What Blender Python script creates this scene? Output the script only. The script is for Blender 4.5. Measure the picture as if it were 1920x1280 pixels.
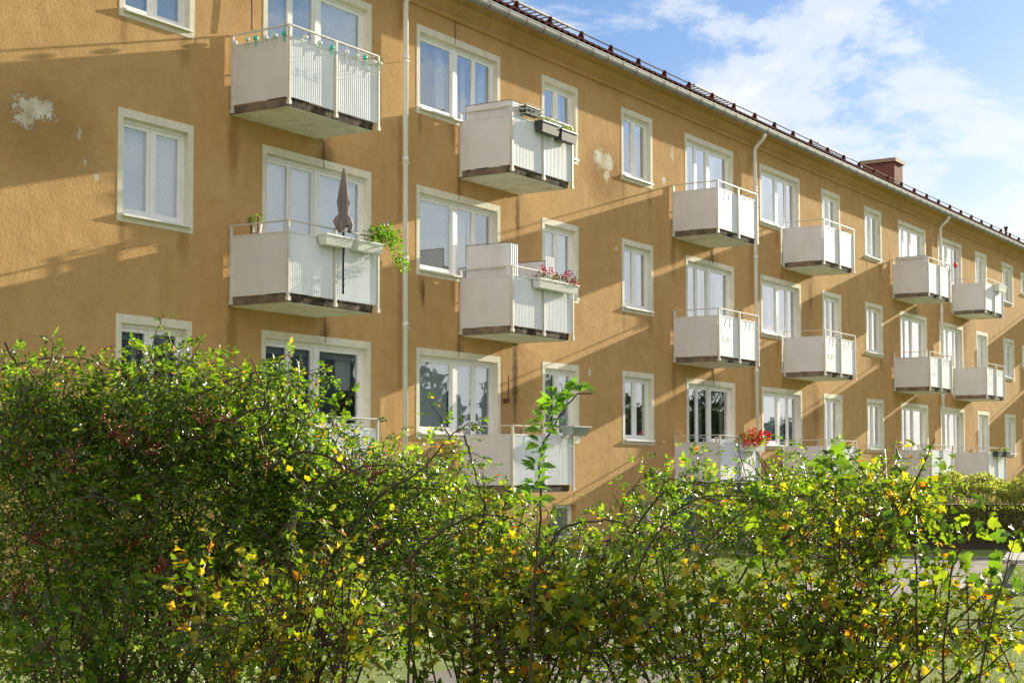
import bpy, math, random
import numpy as np
from mathutils import Matrix, Vector
R = math.radians
random.seed(7); rng = np.random.default_rng(7)
for o in list(bpy.data.objects): bpy.data.objects.remove(o)
scene = bpy.context.scene
col = scene.collection

# ------------------------------------------------------------ camera
F, PITCH, ROLL, YAW, CD, CH, SY = 2958.868, R(2.93959), R(-0.11029), R(57.52179), 15.5285, 1.67, 96.32
fw = np.array([math.sin(YAW)*math.cos(PITCH), math.cos(YAW)*math.cos(PITCH), math.sin(PITCH)])
rt = np.array([math.cos(YAW), -math.sin(YAW), 0.0]); up = np.cross(rt, fw)
r2 = rt*math.cos(ROLL)+up*math.sin(ROLL); u2 = up*math.cos(ROLL)-rt*math.sin(ROLL)
CAM = np.array([0.0, -CD, CH])
cam_d = bpy.data.cameras.new("camera"); cam = bpy.data.objects.new("camera", cam_d); col.objects.link(cam)
m = Matrix.Identity(4)
for i in range(3):
    m[i][0] = r2[i]; m[i][1] = u2[i]; m[i][2] = -fw[i]; m[i][3] = CAM[i]
cam.matrix_world = m
cam_d.sensor_width = 36; cam_d.lens = F/1920*36; cam_d.shift_y = SY/1920
cam_d.clip_start = 0.1; cam_d.clip_end = 3000
scene.camera = cam
scene.render.resolution_x = 1024; scene.render.resolution_y = 682

def ray(x, y): return fw*F+r2*(x-960)-u2*(y-640-SY)
def at(x, y, d): return CAM+ray(x, y)/F*d           # point seen at photo pixel x,y, d metres deep
def wallpt(x, y, Y=0.0):
    r = ray(x, y); return CAM+r*((Y-CAM[1])/r[1])

# ------------------------------------------------------------ sun and sky
SUN = np.array([6.95, -1.0, 1.95]); SUN /= np.linalg.norm(SUN)
elev = math.asin(SUN[2]); azim = math.atan2(SUN[0], SUN[1])
sl = bpy.data.lights.new("sun", 'SUN'); sl.energy = 5.0; sl.angle = R(0.5); sl.color = (1.0, 0.91, 0.70)
so = bpy.data.objects.new("sun", sl); col.objects.link(so)
so.rotation_euler = Vector(SUN).to_track_quat('Z', 'Y').to_euler(); so.location = (60, -30, 40)
world = bpy.data.worlds.new("World"); scene.world = world; world.use_nodes = True
nt = world.node_tree; nt.nodes.clear()
def N(t, kind, **kw):
    n = t.nodes.new(kind)
    for k, v in kw.items():
        if k.startswith('i_'): n.inputs[k[2:].replace('_', ' ')].default_value = v
        else: setattr(n, k, v)
    return n
def L(t, a, b): t.links.new(a, b)
def mathn(t, op, a, b=None, clamp=False, c=None):
    n = t.nodes.new('ShaderNodeMath'); n.operation = op; n.use_clamp = clamp
    for i, v in enumerate((a, b, c)):
        if v is None: continue
        if isinstance(v, (int, float)): n.inputs[i].default_value = v
        else: t.links.new(v, n.inputs[i])
    return n.outputs[0]
def ramp(t, fac, stops, interp='LINEAR'):
    n = t.nodes.new('ShaderNodeValToRGB'); e = n.color_ramp.elements; n.color_ramp.interpolation = interp
    while len(e) < len(stops): e.new(0.5)
    for k, (p, c) in enumerate(stops):
        e[k].position = p; e[k].color = (*c, 1) if len(c) == 3 else c
    t.links.new(fac, n.inputs[0]); return n.outputs[0]
def mix(t, fac, a, b, blend='MIX'):
    n = t.nodes.new('ShaderNodeMix'); n.data_type = 'RGBA'; n.blend_type = blend
    for i, v in ((0, fac), (6, a), (7, b)):
        if isinstance(v, (int, float)): n.inputs[i].default_value = v
        elif isinstance(v, tuple): n.inputs[i].default_value = (*v, 1) if len(v) == 3 else v
        else: t.links.new(v, n.inputs[i])
    return n.outputs[2]
sky = N(nt, 'ShaderNodeTexSky', sky_type='NISHITA', sun_disc=False)
sky.sun_elevation = elev; sky.sun_rotation = azim; sky.altitude = 50; sky.air_density = 1.0; sky.dust_density = 0.6; sky.ozone_density = 2.0
SKX, SKY, SKZ = 3.2, 1.4, 0.7
tc = N(nt, 'ShaderNodeTexCoord'); sep = N(nt, 'ShaderNodeSeparateXYZ'); L(nt, tc.outputs['Generated'], sep.inputs[0])
mp = N(nt, 'ShaderNodeMapping'); mp.inputs['Scale'].default_value = (1, 1, 1.9); mp.inputs['Location'].default_value = (SKX, SKY, SKZ)
L(nt, tc.outputs['Generated'], mp.inputs[0])
mp2 = N(nt, 'ShaderNodeMapping'); mp2.inputs['Rotation'].default_value = (R(-28), R(18), 0); L(nt, mp.outputs[0], mp2.inputs[0])
n1 = N(nt, 'ShaderNodeTexNoise'); n1.inputs['Scale'].default_value = 4.6; n1.inputs['Detail'].default_value = 12; n1.inputs['Roughness'].default_value = 0.63; n1.inputs['Distortion'].default_value = 0.25
L(nt, mp2.outputs[0], n1.inputs[0])
lowz = mathn(nt, 'MULTIPLY', mathn(nt, 'SUBTRACT', 0.212, sep.outputs[2]), 1.5)
lowz = mathn(nt, 'MINIMUM', mathn(nt, 'MAXIMUM', lowz, 0.0), 0.14)
cf = ramp(nt, mathn(nt, 'ADD', n1.outputs[0], lowz), [(0.47, (0, 0, 0)), (0.55, (.66, .66, .66)), (0.64, (1, 1, 1))], 'EASE')
CLOUD_W = (8.2, 8.4, 8.6)
skyc = mix(nt, 1.0, sky.outputs[0], ramp(nt, sep.outputs[2], [(0.10, (0.98, 0.95, 1.05)), (0.27, (0.76, 0.91, 1.16))]), 'MULTIPLY')
skycol = mix(nt, mathn(nt, 'MULTIPLY', cf, 0.92), skyc, CLOUD_W)
# bright clouds added to the unseen sky behind the camera, as fill light
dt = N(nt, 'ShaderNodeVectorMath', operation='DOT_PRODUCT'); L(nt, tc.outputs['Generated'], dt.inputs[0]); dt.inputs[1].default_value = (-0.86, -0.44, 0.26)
fill_clouds = ramp(nt, mathn(nt, 'ADD', dt.outputs['Value'], mathn(nt, 'MULTIPLY', mathn(nt, 'SUBTRACT', n1.outputs[0], 0.5), 1.2)), [(0.12, (0, 0, 0)), (0.55, (1, 1, 1))], 'EASE')
fill_clouds = mathn(nt, 'MULTIPLY', fill_clouds, mathn(nt, 'GREATER_THAN', sep.outputs[2], 0.0))
skycol = mix(nt, fill_clouds, skycol, (8.3, 8.1, 8.0))
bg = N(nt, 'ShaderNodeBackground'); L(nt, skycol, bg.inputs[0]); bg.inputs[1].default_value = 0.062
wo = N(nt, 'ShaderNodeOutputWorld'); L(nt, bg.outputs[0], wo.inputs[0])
scene.view_settings.view_transform = 'Standard'; scene.view_settings.look = 'None'
scene.view_settings.exposure = 1.0; scene.view_settings.gamma = 1.0
scene.render.engine = 'CYCLES'
scene.cycles.max_bounces = 8; scene.cycles.transparent_max_bounces = 12
scene.cycles.sample_clamp_indirect = 6

# ------------------------------------------------------------ materials
def newmat(name):
    mt = bpy.data.materials.new(name); mt.use_nodes = True
    t = mt.node_tree; t.nodes.clear()
    out = t.nodes.new('ShaderNodeOutputMaterial'); b = t.nodes.new('ShaderNodeBsdfPrincipled')
    L(t, b.outputs[0], out.inputs[0]); return mt, t, b, out
def pos(t): return N(t, 'ShaderNodeNewGeometry').outputs['Position']
def noise(t, vec, scale, detail=4, rough=0.55, stretch=None, dist=0.0):
    if stretch:
        mpn = N(t, 'ShaderNodeMapping'); mpn.inputs['Scale'].default_value = stretch; L(t, vec, mpn.inputs[0]); vec = mpn.outputs[0]
    n = N(t, 'ShaderNodeTexNoise'); L(t, vec, n.inputs[0])
    n.inputs['Scale'].default_value = scale; n.inputs['Detail'].default_value = detail; n.inputs['Roughness'].default_value = rough; n.inputs['Distortion'].default_value = dist
    return n.outputs[0]
def bump(t, b, h, strength, dist):
    n = N(t, 'ShaderNodeBump'); n.inputs['Strength'].default_value = strength; n.inputs['Distance'].default_value = dist
    L(t, h, n.inputs['Height']); L(t, n.outputs[0], b.inputs['Normal']); return n
MAT = {}
def simple(name, c, rough=0.5, metal=0.0, var=0.12, scale=6.0, bmp=0.0, bscale=80, spec=0.5, grime=None):
    mt, t, b, out = newmat(name); p = pos(t)
    n = noise(t, p, scale, 5)
    lo = tuple(x*(1-var) for x in c); hi = tuple(min(1, x*(1+var)) for x in c)
    cc = ramp(t, n, [(0.3, lo), (0.7, hi)])
    if grime:
        g = noise(t, p, 3.0, 6, 0.7, (1, 1, 0.35)); g = ramp(t, g, [(0.5, (0, 0, 0)), (0.72, (1, 1, 1))])
        cc = mix(t, mathn(t, 'MULTIPLY', g, grime[1]), cc, grime[0])
    L(t, cc, b.inputs['Base Color']); b.inputs['Roughness'].default_value = rough; b.inputs['Metallic'].default_value = metal
    b.inputs['Specular IOR Level'].default_value = spec
    if bmp: bump(t, b, noise(t, p, bscale, 3), bmp, 0.01)
    MAT[name] = mt; return mt

# stucco with stains, cracks, flaked patches at their own places on the wall
def make_stucco():
    mt, t, b, out = newmat('ochre_stucco'); p = pos(t)
    sp = N(t, 'ShaderNodeSeparateXYZ'); L(t, p, sp.inputs[0]); X, Z = sp.outputs[0], sp.outputs[2]
    big = noise(t, p, 0.55, 5, 0.6); mid = noise(t, p, 3.5, 5, 0.6); streak = noise(t, p, 1.0, 5, 0.62, (2.2, 1, 0.28))
    c = ramp(t, big, [(0.3, (0.475, 0.285, 0.12)), (0.7, (0.57, 0.355, 0.165))])
    c = mix(t, 0.5, c, ramp(t, mid, [(0.3, (0.435, 0.255, 0.102)), (0.7, (0.59, 0.375, 0.18))]))
    c = mix(t, mathn(t, 'MULTIPLY', ramp(t, streak, [(0.50, (0, 0, 0)), (0.74, (1, 1, 1))]), 0.36), c, (0.33, 0.19, 0.075))
    pale = noise(t, p, 0.9, 6, 0.7, (1, 1, 0.7), 0.6)
    c = mix(t, mathn(t, 'MULTIPLY', ramp(t, pale, [(0.54, (0, 0, 0)), (0.62, (1, 1, 1))]), 0.30), c, (0.62, 0.42, 0.21))
    fine = noise(t, p, 150, 2, 0.5)
    c = mix(t, 0.16, c, ramp(t, fine, [(0.35, (0.32, 0.175, 0.055)), (0.65, (0.76, 0.50, 0.22))]))
    ck = mathn(t, 'ABSOLUTE', mathn(t, 'SUBTRACT', noise(t, p, 1.1, 7, 0.62, (1, 1, 1.4), 0.8), 0.5))
    ckm = mathn(t, 'MULTIPLY', ramp(t, ck, [(0.0015, (1, 1, 1)), (0.005, (0, 0, 0))]), ramp(t, noise(t, p, 0.35, 2), [(0.5, (0, 0, 0)), (0.62, (1, 1, 1))]))
    c = mix(t, mathn(t, 'MULTIPLY', ckm, 0.45), c, (0.14, 0.08, 0.035))
    edge = noise(t, p, 9.0, 6, 0.7); edge2 = noise(t, p, 34.0, 4, 0.65)
    def blob(x, z, rx, rz, jag):
        dx = mathn(t, 'DIVIDE', mathn(t, 'SUBTRACT', X, x), rx); dz = mathn(t, 'DIVIDE', mathn(t, 'SUBTRACT', Z, z), rz)
        d = mathn(t, 'SQRT', mathn(t, 'ADD', mathn(t, 'MULTIPLY', dx, dx), mathn(t, 'MULTIPLY', dz, dz)))
        return mathn(t, 'ADD', d, mathn(t, 'MULTIPLY', mathn(t, 'SUBTRACT', edge, 0.5), jag))
    def stain(cc, x, z, rx, rz, colr, amt, jag=1.2):
        m_ = ramp(t, blob(x, z, rx, rz, jag), [(0.35, (1, 1, 1)), (1.0, (0, 0, 0))])
        return mix(t, mathn(t, 'MULTIPLY', m_, amt), cc, colr)
    def flake(cc, x, z, rx, rz, jag=2.6):
        m_ = ramp(t, mathn(t, 'ADD', blob(x, z, rx, rz, jag), mathn(t, 'MULTIPLY', mathn(t, 'SUBTRACT', edge2, 0.5), 2.2)), [(0.72, (1, 1, 1)), (0.78, (0, 0, 0))])
        return mix(t, m_, cc, ramp(t, mid, [(0.35, (0.52, 0.42, 0.28)), (0.6, (0.70, 0.65, 0.55))])), m_
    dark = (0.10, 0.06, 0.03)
    c = stain(c, 28.0, 7.75, 1.1, 0.8, (0.30, 0.165, 0.06), 0.75, 1.0)
    c = stain(c, 13.4, 6.0, 1.3, 0.8, (0.33, 0.20, 0.08), 0.7, 1.0)
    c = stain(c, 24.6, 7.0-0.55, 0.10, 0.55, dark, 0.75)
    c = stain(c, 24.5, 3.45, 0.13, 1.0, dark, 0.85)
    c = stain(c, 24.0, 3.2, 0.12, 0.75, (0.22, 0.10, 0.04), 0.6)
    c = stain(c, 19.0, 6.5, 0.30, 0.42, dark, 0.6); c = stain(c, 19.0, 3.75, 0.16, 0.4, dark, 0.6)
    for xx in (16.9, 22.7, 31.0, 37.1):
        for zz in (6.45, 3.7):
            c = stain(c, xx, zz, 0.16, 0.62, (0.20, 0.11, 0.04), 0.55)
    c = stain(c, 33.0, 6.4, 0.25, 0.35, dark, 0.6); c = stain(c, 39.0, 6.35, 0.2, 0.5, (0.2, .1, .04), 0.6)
    c = stain(c, 39.3, 3.4, 0.35, 1.0, (0.28, .14, .05), 0.6)
    c = stain(c, 21.6, 4.75, 0.08, 0.3, dark, 0.8); c = stain(c, 47.6, 6.3, 0.4, .8, (0.24, .13, .05), 0.6); c = stain(c, 52.6, 6.3, .4, .9, (0.24, .13, .05), .6)
    for (wa, wb) in ((14.7, 16.0), (28.66, 30.0), (43.2, 44.5), (21.45, 22.6), (35.8, 36.9)):
        for zz in (7.6, 4.85):
            c = stain(c, wa+.06, zz, 0.09, 0.30, (0.24, 0.14, 0.06), 0.55); c = stain(c, wb-.1, zz, 0.16, 0.36, (0.27, 0.155, 0.06), 0.5)
    masks = []
    for a in ((27.86, 8.0, 0.34, 0.2), (13.27, 6.25, 0.42, 0.17), (13.14, 6.08, 0.2, 0.13), (13.45, 6.27, 0.2, 0.14), (14.02, 6.05, 0.055, 0.10), (14.12, 5.72, 0.05, 0.08), (14.32, 5.55, .06, .07),
              (27.72, 8.06, 0.27, 0.24), (28.08, 8.02, 0.24, 0.24), (28.02, 7.76, 0.14, 0.14), (31.0, 8.75, .07, .2), (16.55, 8.5, .03, .13), (27.27, 3.7, .07, .12), (30.6, 8.05, .12, .1), (28.4, 6.3, .1, .06)):
        c, mk = flake(c, *a); masks.append(mk)
    L(t, c, b.inputs['Base Color']); b.inputs['Roughness'].default_value = 0.95; b.inputs['Specular IOR Level'].default_value = 0.1
    g1 = noise(t, p, 62, 3, 0.55); g2 = noise(t, p, 22, 3, 0.6); g3 = noise(t, p, 2.2, 4, 0.6)
    h = mathn(t, 'ADD', mathn(t, 'MULTIPLY', g1, 0.9), mathn(t, 'MULTIPLY', g2, 0.8)); h = mathn(t, 'ADD', h, mathn(t, 'MULTIPLY', g3, 2.2))
    tot = masks[0]
    for mk in masks[1:8]: tot = mathn(t, 'MAXIMUM', tot, mk)
    h = mathn(t, 'SUBTRACT', h, mathn(t, 'MULTIPLY', tot, 2.6))
    bump(t, b, h, 0.75, 0.011)
    MAT['stucco'] = mt
make_stucco()
simple('trim', (0.72, 0.67, 0.56), 0.8, var=0.07, scale=5, bmp=0.35, bscale=45, grime=((0.46, 0.40, 0.30), 0.4))
simple('white_frame', (0.82, 0.82, 0.82), 0.35, var=0.04)
simple('sill_metal', (0.74, 0.73, 0.70), 0.35, var=0.08, grime=((0.45, 0.42, 0.36), 0.3))
simple('cream_sheet', (0.72, 0.695, 0.75), 0.6, var=0.04, scale=2, grime=((0.56, 0.48, 0.38), 0.3))
simple('white_sheet', (0.76, 0.79, 0.86), 0.5, var=0.05, scale=2, grime=((0.52, 0.49, 0.44), 0.3))
simple('rail_paint', (0.66, 0.63, 0.58), 0.4, var=0.08, grime=((0.35, 0.20, 0.10), 0.25))
simple('soffit', (0.86, 0.84, 0.80), 0.9, var=0.08, scale=3, bmp=0.2, grime=((0.36, 0.30, 0.22), 0.5))
simple('gutter_zinc', (0.27, 0.275, 0.28), 0.6, metal=0.0, var=0.12, scale=4, grime=((0.28, 0.26, 0.23), 0.5))
simple('pipe_paint', (0.76, 0.76, 0.76), 0.4, var=0.05, grime=((0.5, 0.45, 0.36), 0.3))
simple('roof_tile', (0.085, 0.02, 0.017), 0.95, var=0.3, scale=9, bmp=0.3, spec=0.05)
simple('snow_rail', (0.16, 0.10, 0.09), 0.8, spec=0.1)
simple('plinth_grey', (0.26, 0.24, 0.21), 0.9, bmp=0.5, bscale=50)
simple('interior', (0.30, 0.29, 0.27), 0.9)
simple('blind_slat', (0.70, 0.74, 0.78), 0.5, var=0.02)
simple('curtain', (0.55, 0.55, 0.54), 0.9, var=0.03)
simple('chimney_cap', (0.34, 0.24, 0.17), 0.8)
simple('black_metal', (0.02, 0.02, 0.022), 0.4)
simple('brown_paint', (0.12, 0.035, 0.02), 0.6)
simple('taupe_fabric', (0.23, 0.19, 0.185), 0.9, bmp=0.3, bscale=30)
simple('white_plastic', (0.75, 0.74, 0.71), 0.4, var=0.05)
simple('dark_plastic', (0.06, 0.062, 0.068), 0.45, var=0.1)
simple('grey_metal', (0.42, 0.44, 0.45), 0.35, metal=0.5)
simple('soil', (0.05, 0.035, 0.025), 1.0)
simple('teal_glass', (0.06, 0.50, 0.42), 0.2); simple('mint_glass', (0.55, 0.72, 0.62), 0.2); simple('milk_glass', (0.82, 0.80, 0.77), 0.2)
simple('red_petal', (0.75, 0.02, 0.015), 0.6, var=0.25, scale=40); simple('pink_petal', (0.62, 0.02, 0.06), 0.6, var=0.3, scale=40); simple('violet_petal', (0.32, 0.20, 0.62), 0.6, var=0.2, scale=40); simple('orange_petal', (0.75, 0.25, 0.03), 0.6, var=.3, scale=40)
simple('wood_grey', (0.36, 0.34, 0.31), 0.7, var=0.2, scale=20); simple('steel_blue', (0.20, 0.23, 0.27), 0.45, metal=0.4)
simple('wood_brown', (0.20, 0.11, 0.06), 0.7)
simple('door_blue', (0.10, 0.13, 0.20), 0.6)
simple('far_facade', (0.16, 0.20, 0.24), 0.8); simple('far_roof', (0.08, 0.05, 0.045), 0.8)
simple('red_lantern', (0.6, 0.03, 0.03), 0.4)
simple('hip_red', (0.19, 0.008, 0.012), 0.25, var=0.3, scale=60)

def make_concrete():
    mt, t, b, out = newmat('mossy_concrete'); p = pos(t)
    n = noise(t, p, 7, 7, 0.72); n2 = noise(t, p, 16, 6, 0.7)
    c = ramp(t, n, [(0.42, (0.014, 0.011, 0.009)), (0.53, (0.07, 0.05, 0.035)), (0.68, (0.26, 0.20, 0.15))])
    c = mix(t, mathn(t, 'MULTIPLY', ramp(t, n2, [(0.54, (0, 0, 0)), (0.6, (1, 1, 1))]), 0.7), c, (0.13, 0.085, 0.02))
    L(t, c, b.inputs['Base Color']); b.inputs['Roughness'].default_value = 0.95; bump(t, b, n2, 0.8, 0.02); MAT['concrete'] = mt
make_concrete()
def make_side_concrete():
    mt, t, b, out = newmat('plain_concrete'); p = pos(t)
    n = noise(t, p, 5, 7, 0.7)
    c = ramp(t, n, [(0.32, (0.05, 0.037, 0.027)), (0.46, (0.17, 0.125, 0.095)), (0.66, (0.27, 0.205, 0.155))])
    L(t, c, b.inputs['Base Color']); b.inputs['Roughness'].default_value = 0.95; bump(t, b, n, 0.6, 0.02); MAT['concrete_plain'] = mt
make_side_concrete()
def make_glass():
    mt = bpy.data.materials.new('window_glass'); mt.use_nodes = True; t = mt.node_tree; t.nodes.clear()
    out = t.nodes.new('ShaderNodeOutputMaterial')
    tr = N(t, 'ShaderNodeBsdfTransparent'); tr.inputs[0].default_value = (0.80, 0.86, 0.86, 1)
    gl = N(t, 'ShaderNodeBsdfGlossy'); gl.inputs['Roughness'].default_value = 0.015; gl.inputs[0].default_value = (0.95, 0.98, 1, 1)
    lw = N(t, 'ShaderNodeLayerWeight'); lw.inputs[0].default_value = 0.5
    f = mathn(t, 'ADD', mathn(t, 'MULTIPLY', mathn(t, 'POWER', lw.outputs['Facing'], 2.6), 1.35), 0.22, clamp=True)
    bp = N(t, 'ShaderNodeBump'); bp.inputs['Strength'].default_value = 0.25; bp.inputs['Distance'].default_value = 0.004
    L(t, noise(t, pos(t), 2.6, 2), bp.inputs['Height']); L(t, bp.outputs[0], gl.inputs['Normal'])
    mx = N(t, 'ShaderNodeMixShader'); L(t, f, mx.inputs[0]); L(t, tr.outputs[0], mx.inputs[1]); L(t, gl.outputs[0], mx.inputs[2])
    L(t, mx.outputs[0], out.inputs[0]); MAT['glass'] = mt
make_glass()
def make_brick():
    mt, t, b, out = newmat('chimney_brick'); p = pos(t)
    sp = N(t, 'ShaderNodeSeparateXYZ'); L(t, p, sp.inputs[0])
    cbn = N(t, 'ShaderNodeCombineXYZ'); L(t, mathn(t, 'ADD', sp.outputs[0], sp.outputs[1]), cbn.inputs[0]); L(t, sp.outputs[2], cbn.inputs[1])
    br = N(t, 'ShaderNodeTexBrick'); L(t, cbn.outputs[0], br.inputs[0])
    br.inputs['Color1'].default_value = (0.22, 0.045, 0.035, 1); br.inputs['Color2'].default_value = (0.13, 0.03, 0.025, 1); br.inputs['Mortar'].default_value = (0.3, 0.2, 0.16, 1)
    br.inputs['Scale'].default_value = 1; br.inputs['Brick Width'].default_value = 0.26; br.inputs['Row Height'].default_value = 0.085; br.inputs['Mortar Size'].default_value = 0.008
    L(t, br.outputs[0], b.inputs['Base Color']); b.inputs['Roughness'].default_value = 0.9; MAT['brick'] = mt
make_brick()
def make_leaf(name, stops, trans=0.5, tcol=1.35, gloss=0.35, rough=0.38):
    mt, t, b, out = newmat(name)
    g = N(t, 'ShaderNodeNewGeometry')
    c = ramp(t, g.outputs['Random Per Island'], stops)
    n = noise(t, g.outputs['Position'], 30, 3)
    c2 = mix(t, 0.35, c, ramp(t, n, [(0.3, (0.3, 0.3, 0.3)), (0.7, (1, 1, 1))]), 'MULTIPLY')
    L(t, c2, b.inputs['Base Color']); b.inputs['Roughness'].default_value = rough; b.inputs['Specular IOR Level'].default_value = gloss
    tb = N(t, 'ShaderNodeBsdfTranslucent')
    tcn = mix(t, 1.0, c2, (tcol*1.22, tcol*1.25, tcol*0.40), 'MULTIPLY'); L(t, tcn, tb.inputs[0])
    mx = N(t, 'ShaderNodeMixShader'); mx.inputs[0].default_value = trans
    L(t, b.outputs[0], mx.inputs[1]); L(t, tb.outputs[0], mx.inputs[2]); L(t, mx.outputs[0], out.inputs[0]); MAT[name] = mt
make_leaf('rose_leaf', [(0.0, (0.022, 0.046, 0.007)), (0.5, (0.055, 0.10, 0.012)), (0.88, (0.11, 0.165, 0.02)), (0.95, (0.20, 0.19, 0.025)), (1.0, (0.24, 0.09, 0.02))], 0.50, 3.7, 0.6, 0.33)
make_leaf('shrub_leaf', [(0.0, (0.045, 0.085, 0.010)), (0.5, (0.12, 0.18, 0.018)), (0.78, (0.25, 0.26, 0.022)), (0.93, (0.42, 0.30, 0.025)), (1.0, (0.32, 0.10, 0.02))], 0.52, 2.0, 0.4, 0.42)
make_leaf('shoot_leaf', [(0.0, (0.05, 0.12, 0.02)), (1.0, (0.13, 0.24, 0.03))], 0.5, 2.6, 0.5, 0.35)
make_leaf('maple_leaf', [(0.0, (0.03, 0.07, 0.012)), (0.6, (0.09, 0.16, 0.02)), (1.0, (0.20, 0.24, 0.025))], 0.5, 2.3, 0.3, 0.5)
make_leaf('hedge_leaf', [(0.0, (0.08, 0.10, 0.03)), (0.5, (0.22, 0.25, 0.08)), (1.0, (0.38, 0.38, 0.17))], 0.5, 2.0, 0.3, 0.5)
make_leaf('grass_blade', [(0.0, (0.06, 0.10, 0.02)), (0.7, (0.13, 0.18, 0.035)), (1.0, (0.25, 0.24, 0.08))], 0.4, 1.5, 0.2, 0.6)
make_leaf('potted_leaf', [(0.0, (0.06, 0.15, 0.02)), (1.0, (0.16, 0.32, 0.03))], 0.45, 1.9, 0.4, 0.4)
make_leaf('dull_leaf', [(0.0, (0.05, 0.09, 0.02)), (0.6, (0.14, 0.15, 0.03)), (1.0, (0.26, 0.14, 0.03))], 0.4, 1.5, 0.3, 0.5)
make_leaf('far_leaf', [(0.0, (0.02, 0.035, 0.015)), (1.0, (0.05, 0.07, 0.025))], 0.2, 1.0, 0.2, 0.7)
simple('cane_bark', (0.055, 0.04, 0.022), 0.5, var=0.4, scale=25); simple('red_bark', (0.055, 0.02, 0.016), 0.55, var=0.4, scale=25)
def make_ground():
    mt, t, b, out = newmat('lawn_grass'); p = pos(t)
    n = noise(t, p, 0.7, 6, 0.65); n2 = noise(t, p, 28, 4, 0.7)
    c = ramp(t, n, [(0.3, (0.12, 0.18, 0.035)), (0.6, (0.22, 0.29, 0.06)), (0.8, (0.31, 0.34, 0.11))])
    c = mix(t, 0.5, c, ramp(t, n2, [(0.35, (0.07, 0.10, 0.02)), (0.65, (0.30, 0.36, 0.08))]))
    L(t, c, b.inputs['Base Color']); b.inputs['Roughness'].default_value = 1.0; bump(t, b, n2, 1.0, 0.04); MAT['lawn'] = mt
    mt, t, b, out = newmat('path_paving'); p = pos(t)
    br = N(t, 'ShaderNodeTexBrick'); L(t, p, br.inputs[0]); br.inputs['Scale'].default_value = 1; br.inputs['Brick Width'].default_value = 0.35; br.inputs['Row Height'].default_value = 0.35; br.inputs['Mortar Size'].default_value = 0.012
    br.inputs['Color1'].default_value = (0.16, 0.135, 0.12, 1); br.inputs['Color2'].default_value = (0.12, 0.105, 0.10, 1); br.inputs['Mortar'].default_value = (0.08, 0.075, 0.06, 1)
    c = mix(t, 0.3, br.outputs[0], ramp(t, noise(t, p, 3, 5), [(0.3, (0.12, 0.11, 0.1)), (0.7, (0.3, 0.28, 0.26))]))
    L(t, c, b.inputs['Base Color']); b.inputs['Roughness'].default_value = 0.9; MAT['paving'] = mt
make_ground()

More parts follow.
